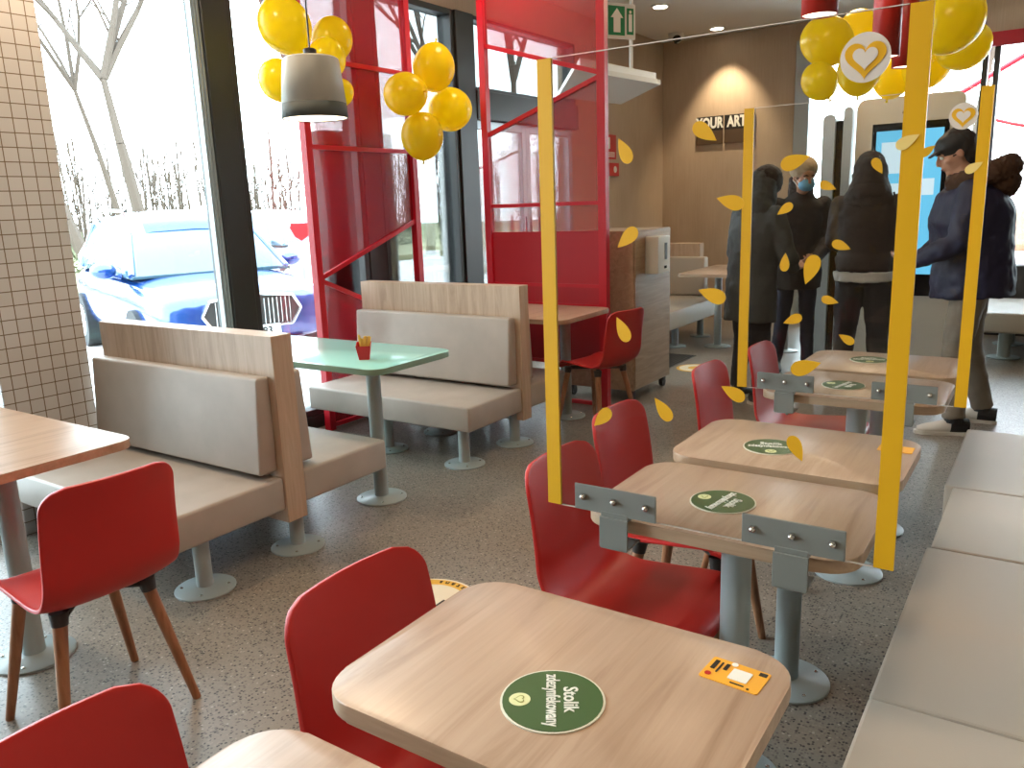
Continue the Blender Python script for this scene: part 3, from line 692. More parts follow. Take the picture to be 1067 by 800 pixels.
# far booth by the brown wall
o = thing('booth_seat', 'pale booth seat with high back near the far corner behind the dispenser cabinet', 'booth', (-3.45, 7.9, 0), 0, 'double sided upholstered booths')
bm = new_bm(); box(bm, -0.5, 0.46, -0.83, 0.62, 0.235, 0.42, 0.02, 3); finish('seat_cushion', bm, 'vinyl_light', o, smooth=True)
bm = new_bm(); box(bm, -0.5, 0.20, 0.62, 0.74, 0.2, 0.98, 0.004, 1); finish('back_panel', bm, 'oak_x', o)
bm = new_bm(); box(bm, -0.5, 0.30, 0.50, 0.62, 0.425, 0.84, 0.02, 3); finish('back_cushion', bm, 'vinyl_light', o, smooth=True)
for (lx, ly) in ((0.30, -0.3), (0.30, 0.4), (-0.4, -0.3)):
    bm = new_bm(); lathe(bm, [(0.11, 0), (0.11, 0.01), (0.035, 0.014), (0.035, 0.234)], 22, (lx, ly, 0)); finish('leg', bm, 'steel_grey', o, smooth=True)
# right far booth and table
o = thing('booth_seat', 'pale booth seat right of the man in navy under the far windows', 'booth', (0.3, 8.6, 0), 0, 'double sided upholstered booths')
bm = new_bm(); box(bm, -0.82, 1.3, -0.70, 0.45, 0.25, 0.42, 0.02, 3); finish('seat_cushion', bm, 'vinyl_light', o, smooth=True)
for (lx, ly) in ((-0.62, -0.45), (-0.62, 0.3), (0.6, -0.45)):
    bm = new_bm(); lathe(bm, [(0.13, 0), (0.13, 0.01), (0.05, 0.014), (0.05, 0.249)], 22, (lx, ly, 0)); finish('leg', bm, 'steel_grey', o, smooth=True)
bm = new_bm(); box(bm, -0.10, 1.3, 0.45, 0.55, 0.2, 0.95, 0.006, 1); finish('back_panel', bm, 'red_solid', o)
# small stools/seats glimpsed behind the people
o = thing('booth_seat', 'pale booth seat glimpsed between the legs of the standing people', 'booth', (-1.9, 8.45, 0), 0, 'double sided upholstered booths')
bm = new_bm(); box(bm, -0.02, 0.95, -0.45, 0.45, 0.25, 0.42, 0.02, 3); finish('seat_cushion', bm, 'vinyl_light', o, smooth=True)
for (lx, ly) in ((0.10, -0.30), (0.75, -0.3), (0.1, 0.3)):
    bm = new_bm(); lathe(bm, [(0.12, 0), (0.12, 0.01), (0.04, 0.014), (0.04, 0.249)], 22, (lx, ly, 0)); finish('leg', bm, 'steel_grey', o, smooth=True)

# ---- right upholstered bench along the wall: cushions and body
o = thing('wall_bench', 'long taupe upholstered bench along the right side of the picture', 'bench', (-0.03+0.25, 1.65, 0))
ox, oy = 0.22, 1.65
for i, (y0, y1, xl) in enumerate(((-0.9, 0.0, -0.245), (0.0, 0.82, -0.245), (0.825, 1.645, -0.245), (1.65, 2.515, -0.245), (2.52, 3.10, -0.235), (3.105, 3.93, -0.262))):
    bm = new_bm(); box(bm, xl-ox, 0.42-ox, y0-oy, y1-oy, 0.30, 0.43, 0.007, 2); finish('seat_cushion', bm, 'vinyl_light', o)
bm = new_bm(); box(bm, -0.17-ox, 0.40-ox, -0.85-oy, 3.85-oy, 0.0, 0.299); finish('bench_base', bm, 'dark_plastic', o)
bm = new_bm(); box(bm, 0.425-ox, 0.53-ox, -0.9-oy, 3.93-oy, 0.30, 0.9, 0.012, 2); finish('back_cushion', bm, 'vinyl', o)

# ================================================================== ACRYLIC SHIELDS
def shield(label, y, leaves, heartpos):
    X0, X1, Z0, Z1 = -0.958, -0.204, 0.765, 1.757
    o = thing('acrylic_shield', label, 'screen', ((X0+X1)/2, y, Z0), 0, 'acrylic table shields'); cx_ = (X0+X1)/2
    w = X1-X0; h = Z1-Z0
    bm = new_bm(); box(bm, -w/2, w/2, -0.002, 0.002, 0, h); finish('clear_panel', bm, 'shield_glass', o)
    bm = new_bm(); box(bm, -w/2+0.036, w/2-0.036, -0.0022, 0.0022, h, h+0.0018); finish('panel_edge', bm, 'shield_edge', o)
    bm = new_bm(); box(bm, -w/2+0.036, w/2-0.036, -0.0022, 0.0022, -0.0018, 0); finish('panel_edge', bm, 'shield_edge', o)
    for s in (-1, 1):
        xa, xb = (-w/2-0.001, -w/2+0.034) if s < 0 else (w/2-0.034, w/2+0.001)
        bm = new_bm(); box(bm, xa, xb, -0.0035, 0.0035, -0.001, h+0.001); finish('edge_tape', bm, 'yellow_tape', o)
    for bx in (-0.782-cx_, -0.389-cx_):
        bm = new_bm(); box(bm, bx-0.101, bx+0.101, -0.009, -0.004, 0.0, 0.062, 0.001, 1); c = finish('clamp_plate', bm, 'clamp_grey', o)
        c2 = new_bm(); box(c2, bx-0.033, bx+0.033, -0.010, 0.020, -0.012, -0.005, 0.001, 1); box(c2, bx-0.033, bx+0.033, -0.010, -0.004, -0.012, 0.006, 0.001, 1)
        box(c2, bx-0.035, bx+0.035, -0.0145, -0.0095, -0.080, -0.006, 0.001, 1); box(c2, bx-0.033, bx+0.033, -0.0145, 0.06, -0.082, -0.077, 0.001, 1)
        tube(c2, (bx, 0.035, -0.10), (bx, 0.035, -0.045), 0.005, n=8)
        finish('clamp_hook', c2, 'clamp_grey', c)
        for k in (-1, 0, 1):
            c3 = new_bm(); tube(c3, (bx+k*0.078, -0.009, 0.033), (bx+k*0.078, -0.0155, 0.033), 0.0085, 0.0075, 6); ellipsoid(c3, (bx+k*0.078, -0.0165, 0.033), (0.0055, 0.005, 0.0055), 10, 8); finish('bolt', c3, 'bolt', c, smooth=True, angle=30)
    for (x, z, L, ang, pale) in leaves:
        bm = new_bm(); prism(bm, leafpts(L*1.08), 0, 0.0012, Matrix.Translation((x-cx_, -0.0035, z-Z0)) @ Matrix.Rotation(R(90), 4, 'X') @ Matrix.Rotation(R(ang), 4, 'Z'))
        finish('leaf_decal', bm, 'leaf_pale' if pale else 'leaf_yellow', o)
    hx, hz, hr = heartpos
    bm = new_bm(); T = Matrix.Translation((hx-cx_, -0.0045, hz-Z0)) @ Matrix.Rotation(R(90), 4, 'X')
    prism(bm, circle(hr), 0, 0.001, T); hb = finish('heart_badge', bm, 'shield_edge', o)
    bm = new_bm(); prism(bm, heart(hr*0.82), 0, 0.001, T @ Matrix.Translation((0, -hr*0.02, 0.001))); finish('heart', bm, 'leaf_yellow', hb)
    bm = new_bm(); prism(bm, heart(hr*0.50), 0, 0.001, T @ Matrix.Translation((0, -hr*0.0, 0.002))); finish('heart', bm, 'shield_edge', hb)
    return o
shield("front clear acrylic shield with yellow taped edges, clamped to the nearer shield table", 1.552, [(-0.7543, 1.5593, 0.0516, 117.0, 0), (-0.5319, 1.4511, 0.0513, 164.1, 0), (-0.7486, 1.3838, 0.0542, -138.5, 0), (-0.7607, 1.1914, 0.0536, 117.4, 0), (-0.5839, 1.582, 0.0526, -35.5, 0), (-0.5646, 1.2716, 0.0548, 162.3, 0), (-0.8115, 0.9897, 0.0543, -134.1, 0), (-0.6673, 1.0258, 0.0546, 128.6, 0), (-0.517, 1.0765, 0.0495, 154.6, 0), (-0.377, 1.3235, 0.0522, -107.2, 0), (-0.3778, 1.141, 0.0536, 20.2, 0), (-0.3889, 0.978, 0.0499, -63.1, 0), (-0.4125, 1.5189, 0.0496, 17.1, 0), (-0.2285, 1.5411, 0.0367, 29.3, 1), (-0.1968, 1.5235, 0.0249, 35.9, 0)], (-0.3028, 1.6826, 0.0404))
shield("rear clear acrylic shield with yellow taped edges, in front of the standing people", 2.921, [(-0.5137, 1.5407, 0.0534, -59.3, 0), (-0.6661, 1.4833, 0.0543, -22.0, 0), (-0.6131, 1.2851, 0.0599, -20.5, 0), (-0.8066, 1.4111, 0.0574, -145.5, 0), (-0.7997, 1.2286, 0.0604, 87.2, 0), (-0.7652, 1.0255, 0.0639, -156.8, 0), (-0.6414, 1.0984, 0.0542, -13.6, 0), (-0.5813, 0.9677, 0.0539, 151.7, 0), (-0.2398, 1.523, 0.05, 31.7, 1)], (-0.2799, 1.6756, 0.0392))

# ================================================================== RED SCREENS
def bar3(bm, p, q, w=0.022, d=0.022):
    """square steel bar between two points"""
    p, q = Vector(p), Vector(q); dd = (q-p); L = dd.length; z = dd.normalized()
    hz = Vector((0, 1, 0)) if abs(z.y) < 0.5 and abs(z.x) + abs(z.z) > 0.5 else Vector((1, 0, 0))
    x = hz.cross(z).normalized(); y = z.cross(x)
    vs = []
    for e in (p, q):
        for a, b in ((-1, -1), (1, -1), (1, 1), (-1, 1)): vs.append(bm.verts.new(e + x*a*w + y*b*d))
    bm.faces.new(vs[0:4][::-1]); bm.faces.new(vs[4:8])
    for i in range(4): bm.faces.new((vs[i], vs[(i+1) % 4], vs[4+(i+1) % 4], vs[4+i]))
def poly(bm, pts):
    bm.faces.new([bm.verts.new(p) for p in pts])
# left one: in plane x = const
XF = -4.03; ya, yb = 3.71, 4.73
o = thing('red_screen', 'tall red mesh screen by the window at the end of the mint green table', 'screen', (XF, ya, 0), 0, 'red room screens'); L_ = yb-ya
bm = new_bm(); bar3(bm, (0, 0, 0), (0, 0, CEIL-0.01), 0.026, 0.026); finish('post', bm, 'red_paint', o)
bm = new_bm(); bar3(bm, (0, L_, 0), (0, L_, CEIL-0.01), 0.026, 0.026); finish('post', bm, 'red_paint', o)
for z in (0.03, 1.865, 2.405, 3.25):
    bm = new_bm(); bar3(bm, (0, 0.02, z), (0, L_-0.02, z), 0.014, 0.014); finish('rail', bm, 'red_paint', o)
bm = new_bm(); bar3(bm, (0, 0.02, 1.03), (0, L_-0.02, 1.365), 0.014, 0.014); finish('brace', bm, 'red_paint', o)
bm = new_bm(); bar3(bm, (0, 0.02, 1.015), (0, L_-0.02, 0.60), 0.014, 0.014); finish('brace', bm, 'red_paint', o)
bm = new_bm(); poly(bm, [(0, 0.02, 1.04), (0, L_-0.02, 1.37), (0, L_-0.02, 3.25), (0, 0.02, 3.25)]); q = finish('mesh_panel', bm, 'red_mesh', o); q.modifiers.new('t', 'SOLIDIFY').thickness = 0.002
bm = new_bm(); poly(bm, [(0, 0.02, 0.04), (0, L_-0.02, 0.04), (0, L_-0.02, 0.60), (0, 0.02, 1.0)]); q = finish('mesh_panel', bm, 'red_mesh', o); q.modifiers.new('t', 'SOLIDIFY').thickness = 0.002
# right one: in plane y = const, standing before the oak cabinet
YS = 5.08; xa, xb = -3.60, -2.635
o = thing('red_screen', 'red mesh screen with solid lower panel behind the oak table, left of the cabinet', 'screen', (xa, YS, 0), 0, 'red room screens'); L_ = xb-xa
bm = new_bm(); bar3(bm, (0, 0, 0), (0, 0, CEIL-0.01), 0.026, 0.026); finish('post', bm, 'red_paint', o)
bm = new_bm(); bar3(bm, (L_, 0, 0), (L_, 0, CEIL-0.01), 0.030, 0.026); finish('post', bm, 'red_paint', o)
for z in (0.02, 0.31, 0.735, 0.877, 1.453, 3.25):
    bm = new_bm(); bar3(bm, (0.02, 0, z), (L_-0.02, 0, z), 0.013, 0.013); finish('rail', bm, 'red_paint', o)
bm = new_bm(); bar3(bm, (0.02, 0, 2.585), (L_-0.02, 0, 2.30), 0.015, 0.015); finish('brace', bm, 'red_paint', o)
bm = new_bm(); bar3(bm, (0.02, 0, 1.965), (L_-0.02, 0, 2.275), 0.015, 0.015); finish('brace', bm, 'red_paint', o)
bm = new_bm(); poly(bm, [(0.02, 0, 2.59), (L_-0.02, 0, 2.30), (L_-0.02, 0, 3.25), (0.02, 0, 3.25)]); q = finish('mesh_panel', bm, 'red_mesh', o); q.modifiers.new('t', 'SOLIDIFY').thickness = 0.002
bm = new_bm(); poly(bm, [(0.02, 0, 1.26), (L_-0.02, 0, 1.26), (L_-0.02, 0, 2.27), (0.02, 0, 1.96)]); q = finish('mesh_panel', bm, 'red_mesh', o); q.modifiers.new('t', 'SOLIDIFY').thickness = 0.002
bm = new_bm(); box(bm, 0.02, L_-0.02, -0.004, 0.004, 0.30, 1.262); finish('solid_panel', bm, 'red_solid', o)

# ================================================================== DISPENSER CABINET
o = thing('waste_cabinet', 'tall oak cabinet on castors with a soap dispenser, beside the right red screen', 'cabinet', (-2.80, 5.62, 0))
bm = new_bm(); box(bm, -0.30, 0.29, -0.33, 0.33, 0.085, 1.25, 0.004, 1); finish('cabinet_body', bm, 'oak_cab', o)
bm = new_bm(); box(bm, 0.291, 0.300, -0.32, 0.30, 0.10, 1.235, 0.002, 1); finish('cabinet_door', bm, 'oak_cab', o)
for (x, y) in ((-0.25, -0.28), (0.25, -0.28), (-0.25, 0.28), (0.25, 0.28)):
    bm = new_bm(); tube(bm, (x-0.015, y, 0.035), (x+0.015, y, 0.035), 0.035, n=18); box(bm, x-0.02, x+0.02, y-0.02, y+0.02, 0.05, 0.085); finish('castor', bm, 'dark_plastic', o)
o = thing('hand_dispenser', 'cream wall type hand sanitizer dispenser on the side of the oak cabinet', 'dispenser', (-2.50, 5.58, 0.93))
bm = new_bm(); box(bm, 0.001, 0.105, -0.12, 0.10, 0, 0.27, 0.008, 2); finish('dispenser_body', bm, 'off_white', o)
bm = new_bm(); box(bm, 0.105, 0.108, -0.005, 0.035, 0.10, 0.22); finish('level_window', bm, 'dark_plastic', o)
bm = new_bm(); box(bm, 0.105, 0.110, -0.015, 0.025, 0.035, 0.055); finish('push_tab', bm, 'black_gloss', o)

# ================================================================== CEILING THINGS
# white canopy (flat air curtain) hung from rods
o = thing('hanging_canopy', 'flat white canopy hanging from two rods near the door', 'canopy', (-3.25, 6.30, 2.35))
bm = new_bm(); prism(bm, [(-0.44, 0.0), (-0.36, 0.98), (0.48, 0.0), (0.38, -1.18)][:0] or [(-0.46, 0.02), (0.37, -1.16), (0.50, 0.0), (-0.32, 0.96)], 0, 0.035); finish('canopy_plate', bm, 'off_white', o)
bm = new_bm(); prism(bm, [(-0.40, 0.02), (0.36, -1.06), (0.46, 0.0), (-0.28, 0.88)], 0.036, 0.09); finish('canopy_ridge', bm, 'white_paint', o)
for (x, y) in ((0.16, -0.30), (0.33, -0.18)):
    bm = new_bm(); tube(bm, (x, y, 0.035), (x, y, CEIL-2.35), 0.014, n=10); finish('hanging_rod', bm, 'white_paint', o)
o = thing('exit_sign', 'green and white emergency exit sign hanging at the top of the picture', 'sign', (-2.83, 5.75, 2.625), R(62))
bm = new_bm(); box(bm, -0.13, 0.13, -0.012, 0.012, 0, 0.24, 0.003, 1); finish('sign_plate', bm, 'white_paint', o)
bm = new_bm(); box(bm, -0.115, 0.03, -0.015, -0.0125, 0.02, 0.22); gg = finish('green_field', bm, 'green_sign', o)
bm = new_bm(); prism(bm, [(-0.03, -0.08), (0.03, -0.08), (0.03, 0.02), (0.055, 0.02), (0, 0.085), (-0.055, 0.02), (-0.03, 0.02)], 0, 0.002, Matrix.Translation((-0.04, -0.015, 0.12)) @ Matrix.Rotation(R(90), 4, 'X')); finish('arrow', bm, 'print_white', gg)
bm = new_bm(); box(bm, 0.05, 0.11, -0.0145, -0.0125, 0.03, 0.21); ex = finish('pictogram', bm, 'green_sign', o)
bm = new_bm(); box(bm, 0.065, 0.095, -0.0165, -0.0145, 0.05, 0.17); ellipsoid(bm, (0.08, -0.0155, 0.185), (0.012, 0.002, 0.012), 10, 6); finish('running_figure', bm, 'print_white', ex)
bm = new_bm(); tube(bm, (-0.1, 0, 0.24), (-0.1, 0, 0.50), 0.004, n=6); tube(bm, (0.1, 0, 0.24), (0.1, 0, 0.50), 0.004, n=6); finish('hanging_wire', bm, 'grey_strip', o)
# pendant lamps
def light(name, kind, loc, energy, color=(1, 1, 1), size=0.3, rot=(0, 0, 0), **kw):
    d = bpy.data.lights.new(name, kind); d.energy = energy; d.color = color
    if kind == 'AREA': d.shape = kw.get('shape', 'DISK'); d.size = size; 
    if kind == 'AREA' and 'size_y' in kw: d.shape = 'RECTANGLE'; d.size_y = kw['size_y']
    if kind == 'AREA' and 'spread' in kw: d.spread = kw['spread']
    if kind == 'SPOT': d.spot_size = kw.get('angle', R(60)); d.spot_blend = kw.get('blend', 0.6); d.shadow_soft_size = size
    if kind == 'POINT': d.shadow_soft_size = size
    o = bpy.data.objects.new(name, d); COL.objects.link(o); o.location = loc; o.rotation_euler = rot
    o.visible_camera = True
    return o
WARM = (1.0, 0.74, 0.50)
o = thing('pendant_lamp', 'grey pendant lamp with dark lower band in front of yellow balloons', 'lamp', (-2.955, 2.79, 1.885))
bm = new_bm(); lathe(bm, [(0.149, 0.066), (0.131, 0.245), (0.127, 0.262), (0.115, 0.270), (0.04, 0.272)], 40, close_bot=False); s = finish('lamp_shade', bm, 'lamp_grey', o, smooth=True); s.modifiers.new('t', 'SOLIDIFY').thickness = 0.004
bm = new_bm(); lathe(bm, [(0.153, 0.0), (0.149, 0.066)], 40, close_top=False, close_bot=False); s = finish('lower_band', bm, 'lamp_dark', o, smooth=True); s.modifiers.new('t', 'SOLIDIFY').thickness = 0.004
bm = new_bm(); lathe(bm, [(0.147, 0.004), (0.147, 0.010)], 40); finish('diffuser', bm, 'lamp_glow', o)
bm = new_bm(); lathe(bm, [(0.03, 0.272), (0.03, 0.305), (0.022, 0.31)], 20); finish('lamp_cap', bm, 'dark_plastic', o, smooth=True)
bm = new_bm(); tube(bm, (0, 0, 0.30), (0, 0, CEIL-1.885), 0.004, n=8); finish('cord', bm, 'dark_plastic', o)
REDL = [('nearest red cylinder pendant lamp at the top edge of the picture', -0.892, 3.62, 2.162, 0.071), ('middle red cylinder pendant lamp in front of the upper balloons', -0.755, 4.30, 2.068, 0.062), ('farthest red cylinder pendant lamp behind the shield tape', -0.80, 5.1, 2.118, 0.060)]
for lab, x, y, z, r in REDL:
    o = thing('red_pendant_lamp', lab, 'lamp', (x, y, z), 0, 'red cylinder pendants')
    bm = new_bm(); lathe(bm, [(r, 0), (r, 0.34), (r*0.9, 0.35), (0.015, 0.352)], 32, close_bot=False); s = finish('lamp_shade', bm, 'lamp_red', o, smooth=True, angle=50); s.modifiers.new('t', 'SOLIDIFY').thickness = 0.003
    bm = new_bm(); lathe(bm, [(r-0.004, 0.006), (r-0.004, 0.012)], 32); finish('diffuser', bm, 'lamp_glow', o)
    bm = new_bm(); tube(bm, (0, 0, 0.35), (0, 0, CEIL-z), 0.004, n=8); finish('cord', bm, 'dark_plastic', o)
# recessed spots, camera dome
for lab, x, y in (('round recessed ceiling spot nearer the exit sign', -3.447, 7.88), ('round recessed ceiling spot above the art sign', -3.389, 9.30), ('round recessed ceiling spot at the far right', -0.577, 9.3)):
    o = thing('ceiling_spot', lab, 'ceiling light', (x, y, CEIL), 0, 'recessed ceiling spots')
    bm = new_bm(); lathe(bm, [(0.085, -0.012), (0.095, -0.002), (0.095, -0.0005)], 30); finish('spot_ring', bm, 'white_paint', o)
    bm = new_bm(); lathe(bm, [(0.065, -0.016), (0.065, -0.0125)], 30); finish('spot_lens', bm, 'spot_glow', o)
o = thing('security_camera', 'small white dome security camera at the wall corner of the ceiling', 'camera', (-3.85, 9.25, CEIL))
bm = new_bm(); lathe(bm, [(0.06, -0.085), (0.085, -0.05), (0.09, -0.0005)], 24); finish('housing', bm, 'off_white', o, smooth=True)
bm = new_bm(); ellipsoid(bm, (0.03, -0.05, -0.075), (0.05, 0.05, 0.05)); finish('lens_dome', bm, 'black_gloss', o, smooth=True)
# wall sign plates
for word, x0, x1, lab in (('YOUR', -3.755, -3.435, 'left black sign plate reading YOUR on the far brown wall'), ('ART', -3.415, -3.06, 'right black sign plate reading ART on the far brown wall')):
    o = thing('wall_sign', lab, 'sign', ((x0+x1)/2, YF-0.012, 2.08), 0, 'far wall sign plates'); w = x1-x0
    bm = new_bm(); box(bm, -w/2, w/2, -0.010, 0.010, 0.155, 0.32); finish('upper_plate', bm, 'sign_black', o)
    bm = new_bm(); box(bm, -w/2, w/2, -0.010, 0.010, 0.0, 0.155); finish('lower_plate', bm, 'sign_brown', o)
    text_mesh('lettering', word, 0.165, 'print_white', o, Matrix.Translation((0.0 if word == 'YOUR' else -0.03, -0.013, 0.238)) @ Matrix.Rotation(R(90), 4, 'X'), bold=0.007, xs=0.72)
# fire extinguisher sign on left wall
o = thing('fire_sign', 'red fire equipment sign on the brown wall right of the red screen', 'sign', (XW+0.008, 8.15, 1.73))
bm = new_bm(); box(bm, -0.004, 0.004, -0.02, 0.24, 0.18, 0.44); a_ = finish('sign_plate', bm, 'fire_red', o)
bm = new_bm(); box(bm, 0.004, 0.007, 0.02, 0.20, 0.205, 0.215); box(bm, 0.004, 0.007, 0.02, 0.20, 0.225, 0.235); box(bm, 0.004, 0.007, 0.02, 0.20, 0.245, 0.255); box(bm, 0.004, 0.007, 0.06, 0.09, 0.29, 0.41); finish('print', bm, 'print_white', a_)
bm = new_bm(); box(bm, -0.004, 0.03, -0.02, 0.26, 0.0, 0.14, 0.004, 1); finish('alarm_box', bm, 'fire_red', o)
bm = new_bm(); prism(bm, circle(0.035), 0, 0.004, Matrix.Translation((0.03, 0.16, 0.07)) @ Matrix.Rotation(R(90), 4, 'Y')); finish('button', bm, 'print_white', o)

# ================================================================== BALLOONS
def balloon(label, c, r, tilt, group, sy=1.12):
    o = thing('balloon', label, 'balloon', c, 0, group); o.rotation_euler = tilt
    bm = new_bm(); prof = []
    for i in range(25):
        t = PI*i/24; z = -math.cos(t); rr = math.sin(t)*(1.0 - 0.10*max(0, -z)**1.5) ; prof.append((max(0.002, rr*r), z*r*sy))
    lathe(bm, prof, 32); finish('balloon_skin', bm, 'balloon', o, smooth=True, angle=180)
    bm = new_bm(); lathe(bm, [(0.012, -r*sy-0.022), (0.004, -r*sy-0.008), (0.010, -r*sy+0.004)], 12); finish('knot', bm, 'balloon', o, smooth=True)
    return o
balloon('yellow large upper left balloon of the bunch behind the grey pendant lamp', (-3.750, 3.370, 2.490), 0.146, (R(25), R(-20), R(0)), 'balloons, bunch behind the grey lamp')
balloon('yellow balloon right of the grey lamp cord, top of its bunch', (-3.900, 3.877, 2.503), 0.126, (R(0), R(20), R(0)), 'balloons, bunch behind the grey lamp')
balloon('yellow balloon just above the grey lamp shade, behind its cord', (-3.600, 3.522, 2.311), 0.110, (R(0), R(20), R(0)), 'balloons, bunch behind the grey lamp')
balloon('yellow balloon left of the grey lamp shade, half hidden by it', (-3.600, 3.160, 2.161), 0.109, (R(0), R(-40), R(0)), 'balloons, bunch behind the grey lamp')
balloon('yellow balloon peeking out right of the grey lamp shade', (-3.750, 3.758, 2.164), 0.082, (R(0), R(60), R(0)), 'balloons, bunch behind the grey lamp')
balloon('yellow top balloon of the four balloon flower by the door post', (-3.724, 4.658, 2.410), 0.147, (R(180), R(10), R(0)), 'balloons, four balloon flower by the door')
balloon('yellow left balloon of the four balloon flower by the door post', (-3.724, 4.346, 2.207), 0.140, (R(0), R(-90), R(0)), 'balloons, four balloon flower by the door')
balloon('yellow right balloon of the four balloon flower by the door post', (-3.772, 4.870, 2.150), 0.154, (R(0), R(90), R(0)), 'balloons, four balloon flower by the door')
balloon('yellow bottom balloon of the four balloon flower by the door post', (-3.724, 4.491, 1.942), 0.146, (R(0), R(0), R(0)), 'balloons, four balloon flower by the door')
balloon('yellow balloon at the left end of the upper right bunch', (-1.337, 5.650, 2.397), 0.151, (R(0), R(-60), R(0)), 'balloons, bunch over the kiosk')
balloon('yellow lowest left balloon of the upper right bunch', (-1.300, 5.350, 2.123), 0.105, (R(0), R(-30), R(0)), 'balloons, bunch over the kiosk')
balloon('yellow balloon behind the middle red lamp in the upper right bunch', (-1.317, 6.500, 2.560), 0.150, (R(0), R(-20), R(0)), 'balloons, bunch over the kiosk')
balloon('yellow balloon under the heart badge of the front shield', (-1.229, 6.100, 2.250), 0.142, (R(0), R(0), R(0)), 'balloons, bunch over the kiosk')
balloon('yellow balloon between heart badge and front shield tape', (-1.143, 6.850, 2.286), 0.143, (R(0), R(10), R(0)), 'balloons, bunch over the kiosk')
balloon('yellow balloon just right of the front shield tape, large', (-0.619, 5.450, 2.382), 0.167, (R(0), R(30), R(0)), 'balloons, bunch over the kiosk')
balloon('yellow balloon at the right end of the upper right bunch', (-0.617, 6.100, 2.334), 0.145, (R(0), R(70), R(0)), 'balloons, bunch over the kiosk')
balloon('yellow balloon directly behind the front shield tape below the large one', (-0.884, 6.600, 2.320), 0.161, (R(0), R(30), R(0)), 'balloons, bunch over the kiosk')

# ================================================================== KIOSK
o = thing('order_kiosk', 'tall grey self order kiosk with a lit blue screen behind the people', 'kiosk', (-1.10, 7.55, 0), R(-2))
bm = new_bm(); P = rrect(0.80, 2.20, 0.07, 6); prism(bm, P, -0.09, 0.09, Matrix.Translation((0, 0, 1.105)) @ Matrix.Rotation(R(90), 4, 'X')); finish('kiosk_body', bm, 'kiosk', o, smooth=True, angle=40)
bm = new_bm(); box(bm, -0.27, 0.30, -0.096, -0.089, 0.60, 2.0, 0.002, 1); sc = finish('screen_bezel', bm, 'black_gloss', o)
bm = new_bm(); box(bm, -0.235, 0.265, -0.099, -0.0965, 0.78, 1.94); s1 = finish('screen', bm, 'screen', sc)
bm = new_bm()
for (a0, a1, b0, b1) in ((-0.19, 0.02, 1.60, 1.85), (-0.19, -0.02, 1.42, 1.52), (0.03, 0.22, 1.42, 1.55)): box(bm, a0, a1, -0.1015, -0.0995, b0, b1)
finish('screen_tile', bm, 'screen_white', sc)
bm = new_bm(); box(bm, -0.05, 0.12, -0.093, -0.0905, 2.07, 2.085); box(bm, 0.0, 0.08, -0.093, -0.0905, 2.10, 2.115); finish('print', bm, 'dark_plastic', o)
o = thing('kiosk_side_post', 'silver side slab of a second kiosk standing left of the order kiosk', 'kiosk', (-1.705, 7.62, 0))
bm = new_bm(); prism(bm, rrect(0.10, 2.10, 0.045, 5), -0.22, 0.22, Matrix.Translation((0, 0, 1.055)) @ Matrix.Rotation(R(90), 4, 'X')); finish('slab', bm, 'kiosk_side', o, smooth=True, angle=40)
bm = new_bm(); box(bm, 0.052, 0.11, -0.18, 0.18, 0.02, 2.05); finish('dark_gap_panel', bm, 'black_gloss', o)
bm = new_bm(); prism(bm, rrect(0.07, 2.15, 0.03, 5), -0.2, 0.2, Matrix.Translation((0.145, 0, 1.08)) @ Matrix.Rotation(R(90), 4, 'X')); finish('slab', bm, 'kiosk_side', o, smooth=True, angle=40)

# ================================================================== FLOOR THINGS
o = thing('floor_sticker', 'round yellow and cream distance sticker on the floor beside the foreground table', 'sticker', (-1.87, 2.12, 0))
bm = new_bm(); prism(bm, circle(0.20, 48), 0, 0.0016); finish('cream_disk', bm, 'sticker_cream', o)
bm = new_bm()
n_ = 64
vi = [bm.verts.new((math.cos(2*PI*i/n_)*0.150, math.sin(2*PI*i/n_)*0.150, 0.0022)) for i in range(n_)]; vo_ = [bm.verts.new((math.cos(2*PI*i/n_)*0.19, math.sin(2*PI*i/n_)*0.19, 0.0022)) for i in range(n_)]
for i in range(n_): bm.faces.new((vi[i], vi[(i+1) % n_], vo_[(i+1) % n_], vo_[i]))
finish('yellow_ring', bm, 'sticker_yellow', o)
for k, chh in enumerate('ny dystans'):
    if chh == ' ': continue
    text_mesh('ring_letter', chh, 0.036, 'print_black', o, Matrix.Rotation(R(118+9*k), 4, 'Z') @ Matrix.Translation((0, -0.170, 0.0026)), bold=0.0008)
for d in (0.0, 0.035):
    bm = new_bm(); box(bm, 0.045+d, 0.057+d, -0.03, 0.05, 0.0018, 0.0026); finish('print_bar', bm, 'print_black', o)
o = thing('floor_sticker', 'small round cream floor sticker in the aisle right of the oak cabinet', 'sticker', (-2.56, 6.66, 0))
bm = new_bm(); prism(bm, circle(0.17, 40), 0, 0.0016); finish('yellow_disk', bm, 'sticker_yellow', o)
bm = new_bm(); prism(bm, circle(0.145, 40), 0.0016, 0.0026); finish('cream_disk', bm, 'sticker_cream', o)
bm = new_bm(); prism(bm, circle(0.07, 30), 0.0026, 0.0034); finish('yellow_disk', bm, 'sticker_yellow', o)
o = thing('floor_grille', 'dark metal entrance grille in the floor behind the oak cabinet', 'grille', (-3.2, 6.85, 0))
bm = new_bm(); box(bm, -0.55, 0.42, -0.30, 0.36, 0, 0.003); finish('grille_pan', bm, 'dark_void', o)
bm = new_bm()
for k in range(30): box(bm, -0.54+k*0.033, -0.524+k*0.033, -0.29, 0.35, 0.003, 0.007)
finish('grille_bar', bm, 'grille_metal', o)

